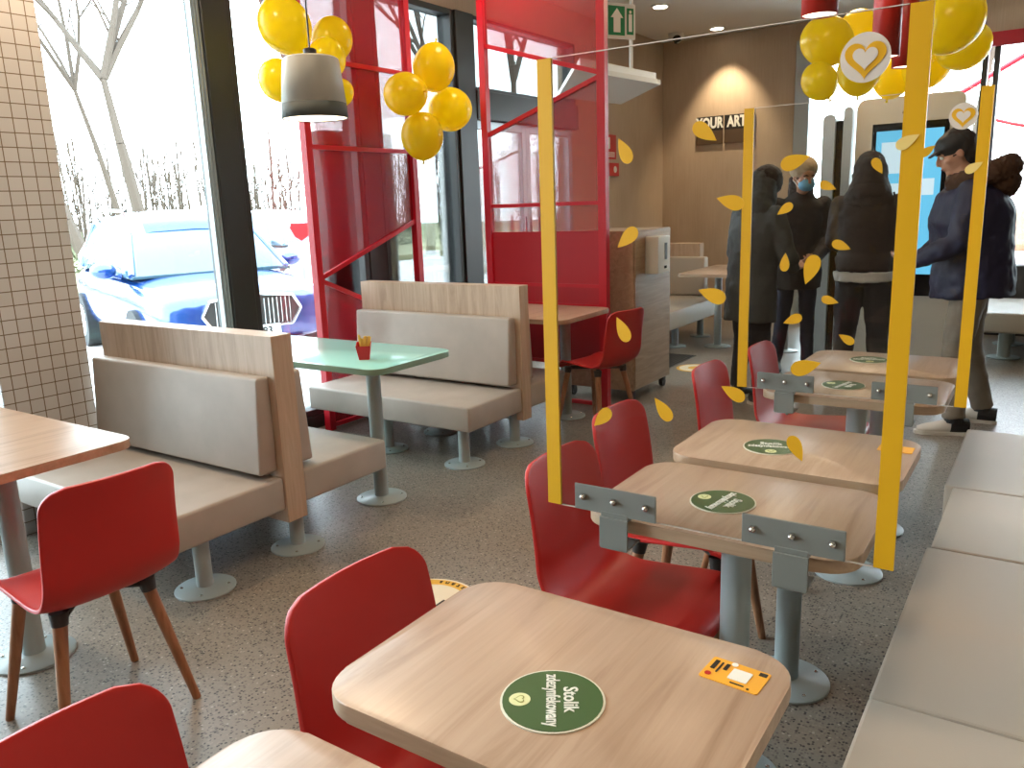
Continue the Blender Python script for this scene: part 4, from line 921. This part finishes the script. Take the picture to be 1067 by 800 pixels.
# ================================================================== PEOPLE
def loft(bm, pts, n=14):
    """pts: (pos, rx, ry, [side axis]); capped elliptical tube along the points"""
    rings = []
    P = [Vector(p[0]) for p in pts]
    for i, p in enumerate(pts):
        d = (P[min(i+1, len(P)-1)]-P[max(i-1, 0)]).normalized()
        side = Vector(p[3]) if len(p) > 3 else Vector((0, 1, 0))
        s = (side - d*side.dot(d))
        if s.length < 1e-3: s = Vector((1, 0, 0)) - d*d.x
        s.normalize(); f = d.cross(s)
        rings.append([bm.verts.new(P[i] + s*math.cos(2*PI*k/n)*p[1] + f*math.sin(2*PI*k/n)*p[2]) for k in range(n)])
    for a, b in zip(rings, rings[1:]):
        for k in range(n): bm.faces.new((a[k], a[(k+1) % n], b[(k+1) % n], b[k]))
    bm.faces.new(rings[0][::-1]); bm.faces.new(rings[-1])
def remesh(o, vox, smooth_it=4, disp=0.0, dscale=0.12):
    r = o.modifiers.new('r', 'REMESH'); r.mode = 'VOXEL'; r.voxel_size = vox; r.use_smooth_shade = True
    s = o.modifiers.new('s', 'SMOOTH'); s.factor = 0.5; s.iterations = smooth_it
    if disp:
        t = bpy.data.textures.new('folds', 'CLOUDS'); t.noise_scale = dscale
        d = o.modifiers.new('d', 'DISPLACE'); d.texture = t; d.strength = disp; d.mid_level = 0.5; d.texture_coords = 'LOCAL'
def limb(bm, a, b, c, r0, r1, r2):
    a, b, c = Vector(a), Vector(b), Vector(c)
    pts = [(a, r0, r0), (a.lerp(b, 0.5), (r0+r1)*0.52, (r0+r1)*0.52), (b, r1, r1), (b.lerp(c, 0.35), r1*1.02, r1*1.02), (c, r2, r2)]
    loft(bm, pts)
    for p, r in ((a, r0), (b, r1), (c, r2)): ellipsoid(bm, p, (r, r, r), 12, 8)
def hand(bm, wrist, d, palm_n, s=1.0, curl=0.5, side=1):
    """palm with four unequal curled fingers and a thumb; d along the hand, palm_n towards the palm side"""
    w = Vector(wrist); d = Vector(d).normalized(); nrm = Vector(palm_n); nrm = (nrm - d*nrm.dot(d)).normalized(); t = d.cross(nrm)*side
    loft(bm, [(w, 0.024*s, 0.018*s, t), (w+d*0.04*s, 0.036*s, 0.015*s, t), (w+d*0.085*s, 0.040*s, 0.013*s, t)], 12)
    for k, (off, L) in enumerate(((0.030, 0.070), (0.010, 0.078), (-0.010, 0.072), (-0.029, 0.056))):
        p = w + d*0.082*s + t*off*s; dd = d.copy(); r = 0.0088*s
        for j in range(3):
            a = curl*(0.5+0.5*j); dn = (dd*math.cos(a) + nrm*math.sin(a)).normalized(); q = p + dn*L*s*(0.42, 0.32, 0.26)[j]
            tube(bm, p, q, r, r*0.9, 10); ellipsoid(bm, q, (r*0.9,)*3, 8, 6); p = q; nrm2 = nrm; dd = dn; r *= 0.92
    p = w + d*0.025*s + t*0.03*s; q = p + (d*0.5+t*0.75+nrm*0.35).normalized()*0.045*s; e = q + (d*0.85+t*0.2+nrm*0.4).normalized()*0.032*s
    tube(bm, p, q, 0.013*s, 0.0105*s, 10); tube(bm, q, e, 0.0105*s, 0.008*s, 10); ellipsoid(bm, e, (0.0085*s,)*3, 8, 6)
def head(bm, c, R3, s=1.0):
    """c = centre of head; local head faces +x"""
    c = Vector(c)
    def E(p, r): ellipsoid(bm, c + R3 @ (Vector(p)*s), [v*s for v in r], 20, 14, R3.to_4x4())
    E((-0.012, 0, 0.03), (0.095, 0.078, 0.098)); E((0.012, 0, -0.035), (0.072, 0.062, 0.078)); E((0.050, 0, -0.088), (0.032, 0.032, 0.024))
    E((0.040, 0, 0.045), (0.055, 0.062, 0.05)); E((0.072, 0.030, 0.022), (0.018, 0.026, 0.010)); E((0.072, -0.030, 0.022), (0.018, 0.026, 0.010))
    loft(bm, [(c + R3 @ Vector((0.082, 0, 0.022))*s, 0.009*s, 0.008*s), (c + R3 @ Vector((0.098, 0, -0.008))*s, 0.012*s, 0.012*s), (c + R3 @ Vector((0.106, 0, -0.024))*s, 0.016*s, 0.012*s), (c + R3 @ Vector((0.085, 0, -0.034))*s, 0.012*s, 0.008*s)], 10)
    E((0.082, 0, -0.052), (0.012, 0.024, 0.006)); E((0.080, 0, -0.063), (0.012, 0.021, 0.007))
    for q in (-1, 1):
        E((0.045, q*0.042, -0.02), (0.03, 0.022, 0.03)); E((-0.010, q*0.080, -0.005), (0.018, 0.009, 0.030))
def person(name_label, loc, rot, H, P):
    """local frame: figure faces +x, y to its left. P: dict of pose and clothing"""
    o = thing('person', name_label, 'person', loc, rot, 'customers standing at the kiosks')
    s = H/1.75
    def V(p): return Vector(p)*s
    hipz = 0.93; pel = V((0, 0, hipz)); lean = P.get('lean', 0.0)
    chest = V((lean*0.6, 0, 1.27)); shz = V((lean, 0, 1.43)); neck = V((lean+0.01+P.get('hfwd', 0)*0.5, 0, 1.50)); hc = V((lean+0.035+P.get('hfwd', 0), 0, 1.635-P.get('hdrop', 0)))
    Rh = Euler((0, R(P.get('pitch', 10)), R(P.get('turn', 0)))).to_matrix()
    bm = new_bm()
    loft(bm, [(pel-V((0, 0, 0.08)), 0.15*s, 0.10*s), (pel, 0.165*s, 0.115*s), (V((lean*0.2, 0, 1.05)), 0.14*s, 0.10*s), (chest, 0.165*s, 0.115*s), (shz-V((0, 0, 0.04)), 0.15*s, 0.09*s), (shz+V((0, 0, 0.03)), 0.07*s, 0.06*s)], 18)
    loft(bm, [(shz-V((0.01, 0, 0.02)), 0.062*s, 0.062*s), (neck, 0.056*s, 0.058*s), (hc-V((0.02, 0, 0.06)), 0.054*s, 0.056*s)], 14)
    head(bm, hc, Rh, s)
    arms = P['arms']; legs = P['legs']
    sh = [V((lean, 0.178, 1.392)), V((lean, -0.178, 1.392))]; hp = [V((0, 0.09, 0.90)), V((0, -0.09, 0.90))]
    for k in (0, 1):
        e, w = V(arms[k][0]), V(arms[k][1]); limb(bm, sh[k], e, w, 0.050*s, 0.037*s, 0.025*s)
        d = V(arms[k][2]); hand(bm, w, d, V(arms[k][3]), s, arms[k][4], 1 if k == 0 else -1)
        kn, an = V(legs[k][0]), V(legs[k][1]); limb(bm, hp[k], kn, an, 0.082*s, 0.052*s, 0.036*s)
        fd = V((math.cos(R(legs[k][2])), math.sin(R(legs[k][2])), 0)).normalized()
        loft(bm, [(an+V((0, 0, -0.02)) - fd*0.03, 0.035*s, 0.03*s), (an - V((0, 0, 0.045)) + fd*0.08, 0.042*s, 0.024*s), (an - V((0, 0, 0.055)) + fd*0.15, 0.036*s, 0.016*s)], 12)
    b = finish('body', bm, 'skin', o); remesh(b, 0.0075*s, 2)
    # eyes, brows
    for q in (-1, 1):
        bm = new_bm(); ellipsoid(bm, hc + Rh @ V((0.079, q*0.030, 0.008)), (0.011*s,)*3, 12, 8); ey = finish('eye', bm, 'print_white', o, smooth=True)
        bm = new_bm(); ellipsoid(bm, hc + Rh @ V((0.0875, q*0.030, 0.008)), (0.0045*s,)*3, 10, 6); finish('pupil', bm, 'hair', ey, smooth=True)
        bm = new_bm(); loft(bm, [(hc + Rh @ V((0.093, q*0.014, 0.030)), 0.004*s, 0.004*s, (0, 0, 1)), (hc + Rh @ V((0.092, q*0.032, 0.035)), 0.005*s, 0.004*s, (0, 0, 1)), (hc + Rh @ V((0.080, q*0.050, 0.028)), 0.003*s, 0.003*s, (0, 0, 1))], 8); finish('eyebrow', bm, 'hair', o)
    bm = new_bm(); loft(bm, [(hc + Rh @ V((0.088, -0.022, -0.057)), 0.002*s, 0.003*s, (0, 0, 1)), (hc + Rh @ V((0.095, 0, -0.057)), 0.003*s, 0.004*s, (0, 0, 1)), (hc + Rh @ V((0.088, 0.022, -0.057)), 0.002*s, 0.003*s, (0, 0, 1))], 8); finish('mouth', bm, mat('lips', (150, 84, 76), 0.5), o)
    # trousers
    bm = new_bm(); tw = P.get('tw', 1.0)
    loft(bm, [(pel-V((0, 0, 0.10)), 0.158*s, 0.118*s), (pel, 0.176*s, 0.128*s), (V((lean*0.15, 0, 1.02)), 0.160*s, 0.118*s)], 18)
    for k in (0, 1):
        kn, an = V(legs[k][0]), V(legs[k][1]) + V((0, 0, 0.01)); a = hp[k]
        loft(bm, [(a, 0.100*s, 0.110*s), (a.lerp(kn, 0.5), 0.084*s*tw, 0.088*s*tw), (kn, 0.068*s*tw, 0.070*s*tw), (kn.lerp(an, 0.5), 0.062*s*tw, 0.064*s*tw), (an, 0.055*s*tw, 0.058*s*tw)], 16)
    t = finish('trousers', bm, P['trousers'], o); remesh(t, 0.010*s, 3, 0.02*s, 0.10)
    # shoes
    for k in (0, 1):
        an = V(legs[k][1]); fd = V((math.cos(R(legs[k][2])), math.sin(R(legs[k][2])), 0)).normalized(); g = an.copy(); g.z = an.z-0.085*s
        side = (-fd.y, fd.x, 0)
        bm = new_bm(); loft(bm, [(g - fd*0.075*s + V((0, 0, 0.045)), 0.034*s, 0.040*s, side), (g + V((0, 0, 0.052)), 0.043*s, 0.048*s, side), (g + fd*0.08*s + V((0, 0, 0.040)), 0.048*s, 0.036*s, side), (g + fd*0.15*s + V((0, 0, 0.030)), 0.046*s, 0.028*s, side), (g + fd*0.195*s + V((0, 0, 0.024)), 0.028*s, 0.018*s, side)], 16)
        tube(bm, g + V((0, 0, 0.05)) , an + V((0, 0, 0.012)), 0.045*s, 0.043*s, 14)
        sh_ = finish('shoe', bm, P['shoes'], o); remesh(sh_, 0.007*s, 3)
        bm = new_bm(); pts = [(-0.085, 0.03), (-0.06, 0.042), (0.02, 0.042), (0.10, 0.051), (0.17, 0.046), (0.21, 0.02), (0.21, -0.02), (0.17, -0.046), (0.10, -0.051), (0.02, -0.042), (-0.06, -0.042), (-0.085, -0.03)]
        prism(bm, [(x*s, y*s) for x, y in pts], 0, 0.02*s, Matrix.Translation(g) @ Matrix.Rotation(R(legs[k][2]), 4, 'Z')); finish('shoe_sole', bm, P.get('sole', 'shoe_white'), sh_)
        if P.get('shoe_accent'):
            bm = new_bm(); tube(bm, an + V((0, 0, -0.012)), an + V((0, 0, 0.03)), 0.053*s, 0.050*s, 16); tube(bm, g - fd*0.08*s + V((0, 0, 0.05)), g + fd*0.02*s + V((0, 0, 0.055)), 0.044*s, 0.050*s, 14); finish('shoe_collar', bm, 'shoe_black', sh_)
    # jacket
    J = P['jacket']; bl = P.get('bulk', 1.0); dp = P.get('deep', 1.0)*bl; hem = P.get('hem', 0.80)
    bm = new_bm()
    loft(bm, [(V((-0.005, 0, hem)), 0.190*s*bl, 0.150*s*dp), (V((0, 0, hem+0.10)), 0.196*s*bl, 0.150*s*dp), (V((lean*0.2, 0, 1.05)), 0.180*s*bl, 0.142*s*dp), (chest, 0.200*s*bl, 0.150*s*dp), (shz-V((0, 0, 0.03)), 0.195*s*bl, 0.115*s*dp), (shz+V((0, 0, 0.035)), 0.11*s, 0.095*s), (shz+V((0.0, 0, 0.085)), 0.078*s, 0.082*s)], 22)
    for k in (0, 1):
        e, w = V(arms[k][0]), V(arms[k][1]); w2 = w + (e-w).normalized()*0.01
        limb(bm, sh[k], e, w2, 0.072*s*bl, 0.060*s*bl, 0.045*s)
    if P.get('hood'):
        ellipsoid(bm, shz + V((-0.075, 0, 0.06)), (0.085*s, 0.13*s, 0.07*s), 16, 10)
    j = finish('jacket', bm, J, o); remesh(j, 0.011*s, 3, 0.028*s*P.get('fold', 1), 0.09)
    for ch in P.get('extra', ()): ch(o, s, V, hc, Rh, shz, pel, lean)
    return o
def beanie(o, s, V, hc, Rh, shz, pel, lean):
    bm = new_bm(); ellipsoid(bm, hc + Rh @ V((-0.030, 0, 0.070)), (0.118*s, 0.112*s, 0.100*s), 20, 14, Rh.to_4x4())
    loft(bm, [(hc + Rh @ V((-0.032, 0, 0.045)), 0.104*s, 0.116*s, Rh @ Vector((0, 1, 0))), (hc + Rh @ V((-0.032, 0, 0.080)), 0.108*s, 0.120*s, Rh @ Vector((0, 1, 0)))], 24)
    loft(bm, [(hc + Rh @ V((-0.05, 0, -0.05)), 0.066*s, 0.058*s, Rh @ Vector((0, 1, 0))), (hc + Rh @ V((-0.04, 0, 0.03)), 0.088*s, 0.080*s, Rh @ Vector((0, 1, 0)))], 20)
    b = finish('beanie', bm, 'beanie', o); remesh(b, 0.008*s, 2, 0.008, 0.02)
def face_mask(o, s, V, hc, Rh, shz, pel, lean):
    bm = new_bm(); ellipsoid(bm, hc + Rh @ V((0.056, 0, -0.045)), (0.056*s, 0.068*s, 0.054*s), 18, 12, Rh.to_4x4())
    f = finish('face_mask', bm, 'mask_blue', o, smooth=True, angle=180)
    bm = new_bm()
    for q in (-1, 1):
        for dz in (-0.02, 0.015): tube(bm, hc + Rh @ V((0.045, q*0.062, -0.045+dz)), hc + Rh @ V((-0.012, q*0.088, -0.003+dz*0.7)), 0.0022*s, n=6)
    finish('ear_loop', bm, 'print_white', f)
def dark_hair(long=False, bun=False, vol=1.0):
    def f(o, s, V, hc, Rh, shz, pel, lean):
        bm = new_bm(); s0 = s; s = s*vol; ellipsoid(bm, hc + Rh @ V((-0.026, 0, 0.042)), (0.100*s, 0.090*s, 0.100*s), 20, 14, Rh.to_4x4())
        ellipsoid(bm, hc + Rh @ V((-0.062, 0, -0.02)), (0.055*s, 0.076*s, 0.075*s), 16, 12, Rh.to_4x4())
        if long: loft(bm, [(hc + Rh @ V((-0.06, 0, 0.0)), 0.09*s, 0.06*s), (hc + V((-0.075, 0, -0.12)), 0.105*s, 0.06*s), (hc + V((-0.09, 0, -0.24)), 0.09*s, 0.045*s)], 16)
        if bun: ellipsoid(bm, hc + Rh @ V((-0.12, 0, 0.06)), (0.05*s, 0.05*s, 0.05*s), 14, 10)
        b = finish('hair', bm, 'hair', o); remesh(b, 0.008*s, 2, 0.015, 0.02)
    return f
def fur_hood(o, s, V, hc, Rh, shz, pel, lean):
    bm = new_bm()
    for k in range(17):
        a = -PI*0.80 + PI*1.60*k/16; p = shz + V((-0.05 - 0.14*math.cos(a), 0.14*math.sin(a), 0.055 + 0.050*math.cos(a)))
        ellipsoid(bm, p, (0.066*s, 0.056*s, 0.066*s), 12, 8)
    ellipsoid(bm, shz + V((-0.15, 0, 0.02)), (0.10*s, 0.14*s, 0.10*s), 18, 12)
    b = finish('fur_trim', bm, 'fur', o); remesh(b, 0.009*s, 1, 0.03, 0.018)
def cap(o, s, V, hc, Rh, shz, pel, lean):
    bm = new_bm(); ellipsoid(bm, hc + Rh @ V((-0.010, 0, 0.052)), (0.108*s, 0.094*s, 0.080*s), 20, 14, Rh.to_4x4())
    side = Rh @ Vector((0, 1, 0))
    loft(bm, [(hc + Rh @ V((0.06, 0, 0.050)), 0.075*s, 0.010*s, side), (hc + Rh @ V((0.10, 0, 0.044)), 0.066*s, 0.009*s, side), (hc + Rh @ V((0.135, 0, 0.034)), 0.040*s, 0.007*s, side)], 16)
    b = finish('cap', bm, 'shoe_black', o); remesh(b, 0.007*s, 2)
def raised_hood(col):
    def f(o, s, V, hc, Rh, shz, pel, lean):
        bm = new_bm(); loft(bm, [(shz + V((-0.01, 0, -0.03)), 0.185*s, 0.125*s), (shz + V((-0.02, 0, 0.05)), 0.150*s, 0.125*s), (hc + V((-0.06, 0, -0.05)), 0.120*s, 0.115*s), (hc + V((-0.05, 0, 0.05)), 0.108*s, 0.100*s), (hc + V((-0.04, 0, 0.125)), 0.055*s, 0.060*s)], 20)
        b = finish('hood', bm, col, o); remesh(b, 0.009*s, 4, 0.03, 0.07)
    return f
def hem_cloth(o, s, V, hc, Rh, shz, pel, lean):
    bm = new_bm(); loft(bm, [(V((0, 0, 0.86)), 0.203*s, 0.155*s), (V((0, 0, 0.93)), 0.208*s, 0.158*s)], 24); h = finish('shirt_hem', bm, 'white_cloth', o); remesh(h, 0.009*s, 2, 0.02, 0.06)
def shoulder_bag(o, s, V, hc, Rh, shz, pel, lean):
    bm = new_bm(); box(bm, -0.07, 0.10, -0.30, -0.22, 0.58, 0.84, 0.02, 2); xform(bm, Matrix.Scale(s, 4)); b = finish('handbag', bm, 'shoe_black', o)
    bm = new_bm(); tube(bm, V((0, -0.26, 0.84)), V((0.0, -0.16, 1.48)), 0.008, n=6); finish('bag_strap', bm, 'shoe_black', b)
# man in navy: profile, looking down to the left of the picture
person('person in navy hooded jacket, dark cap, grey trousers and white sneakers standing in profile', (-0.42, 5.58, 0), R(188), 1.80,
    dict(lean=0.05, hfwd=0.05, hdrop=0.02, pitch=22, turn=8, jacket='coat_navy', trousers='trouser_grey', shoes='shoe_white', shoe_accent=True, bulk=1.08, deep=1.38, hem=0.80, hood=True, tw=1.05,
         arms=[((0.10, 0.27, 1.13), (0.30, 0.20, 1.02), (1, -0.2, 0.1), (0, 0, 1), 0.5), ((0.10, -0.27, 1.13), (0.30, -0.16, 1.00), (1, 0.2, 0.1), (0, 0, 1), 0.5)],
         legs=[((0.06, 0.11, 0.50), (0.04, 0.16, 0.085), 10), ((-0.02, -0.12, 0.50), (-0.13, -0.18, 0.085), -8)], extra=[dark_hair(), cap, fur_hood]))
# back turned person in brown jacket
person('person seen from behind in dark brown jacket with white shirt hem and black trousers', (-1.13, 6.15, 0), R(96), 1.72,
    dict(lean=0.03, hfwd=0.03, hdrop=0.02, pitch=15, turn=-25, jacket='coat_brown', trousers='trouser_dark', shoes='shoe_black', bulk=1.04, hem=0.93, hood=True, tw=1.15,
         arms=[((0.06, 0.225, 1.14), (0.26, 0.14, 1.08), (1, -0.2, 0.1), (0, 0, 1), 0.5), ((0.06, -0.225, 1.14), (0.26, -0.14, 1.08), (1, 0.2, 0.1), (0, 0, 1), 0.5)],
         legs=[((0.03, 0.11, 0.48), (0.0, 0.13, 0.085), 10), ((0.02, -0.11, 0.48), (-0.03, -0.13, 0.085), -10)], extra=[dark_hair(True, False, 1.1), raised_hood('coat_brown'), hem_cloth, shoulder_bag]))
# woman in beanie and mask
person('person in beige beanie, blue face mask and black coat looking down at their hands', (-1.78, 6.85, 0), R(-60), 1.72,
    dict(lean=0.03, hfwd=0.04, hdrop=0.02, pitch=12, turn=12, jacket='coat_black', trousers='trouser_navy', shoes='shoe_black', bulk=1.05, hem=0.72, tw=0.9,
         arms=[((0.06, 0.25, 1.12), (0.24, 0.08, 0.98), (0.8, -0.5, 0.0), (-0.2, 0, 1), 0.6), ((0.06, -0.25, 1.12), (0.24, -0.08, 0.96), (0.8, 0.5, 0.0), (-0.2, 0, 1), 0.6)],
         legs=[((0.03, 0.09, 0.48), (0.02, 0.11, 0.085), 8), ((0.0, -0.10, 0.48), (-0.06, -0.13, 0.085), -12)], extra=[dark_hair(True), beanie, face_mask]))
# person partly behind the rear tape
person('person in grey green coat seen from behind at the left tape of the rear shield', (-1.80, 5.72, 0), R(60), 1.66,
    dict(lean=0.05, hfwd=0.05, hdrop=0.04, pitch=25, turn=0, jacket='coat_grey', trousers='trouser_dark', shoes='shoe_black', bulk=1.12, hem=0.62,
         arms=[((0.08, 0.27, 1.12), (0.28, 0.14, 1.02), (0.9, -0.3, 0.0), (0, 0, 1), 0.5), ((0.08, -0.27, 1.12), (0.28, -0.14, 1.0), (0.9, 0.3, 0), (0, 0, 1), 0.5)],
         legs=[((0.03, 0.10, 0.48), (0.0, 0.12, 0.085), 8), ((0.02, -0.10, 0.48), (0.0, -0.12, 0.085), -8)], extra=[dark_hair(True, False, 1.2), raised_hood('coat_grey')]))

# ================================================================== LIGHT
w = bpy.data.worlds.new('sky'); SC.world = w; w.use_nodes = True
n, l = w.node_tree.nodes, w.node_tree.links
bg = n['Background']; bg.inputs[1].default_value = 14.0
tc = n.new('ShaderNodeTexCoord'); sp2 = n.new('ShaderNodeSeparateXYZ'); rp = n.new('ShaderNodeValToRGB')
l.new(tc.outputs['Generated'], sp2.inputs[0]); l.new(sp2.outputs['Z'], rp.inputs[0]); l.new(rp.outputs[0], bg.inputs[0])
rp.color_ramp.elements[0].color = (0.86, 0.94, 1.0, 1); rp.color_ramp.elements[1].color = (0.70, 0.86, 1.0, 1)
# warm ceiling downlights of the room
light('downlight_booths', 'AREA', (-3.4, 2.0, 3.25), 30, WARM, 0.14)
light('downlight_booths_far', 'AREA', (-3.3, 4.7, 3.25), 10, WARM, 0.35)
light('downlight_row', 'AREA', (-0.9, 1.2, 3.25), 20, WARM, 0.6)
light('downlight_row_mid', 'AREA', (-0.9, 3.6, 3.25), 15, WARM, 0.6)
light('downlight_back', 'AREA', (-1.6, 7.0, 3.25), 30, WARM, 0.6)
light('downlight_rear', 'AREA', (0.3, -1.0, 3.25), 20, WARM, 0.8)
light('spot_art_sign', 'SPOT', (-3.38, 9.36, 3.27), 120, (1, 0.80, 0.55), 0.03, (R(10), 0, 0), angle=R(76), blend=0.7)
light('spot_nearer', 'SPOT', (-3.447, 7.88, 3.26), 30, (1, 0.8, 0.55), 0.03, (0, 0, 0), angle=R(80), blend=0.8)
SC.cycles.use_denoising = True
SC.cycles.max_bounces = 8; SC.cycles.transparent_max_bounces = 24; SC.cycles.caustics_reflective = False; SC.cycles.caustics_refractive = False
SC.cycles.sample_clamp_indirect = 6
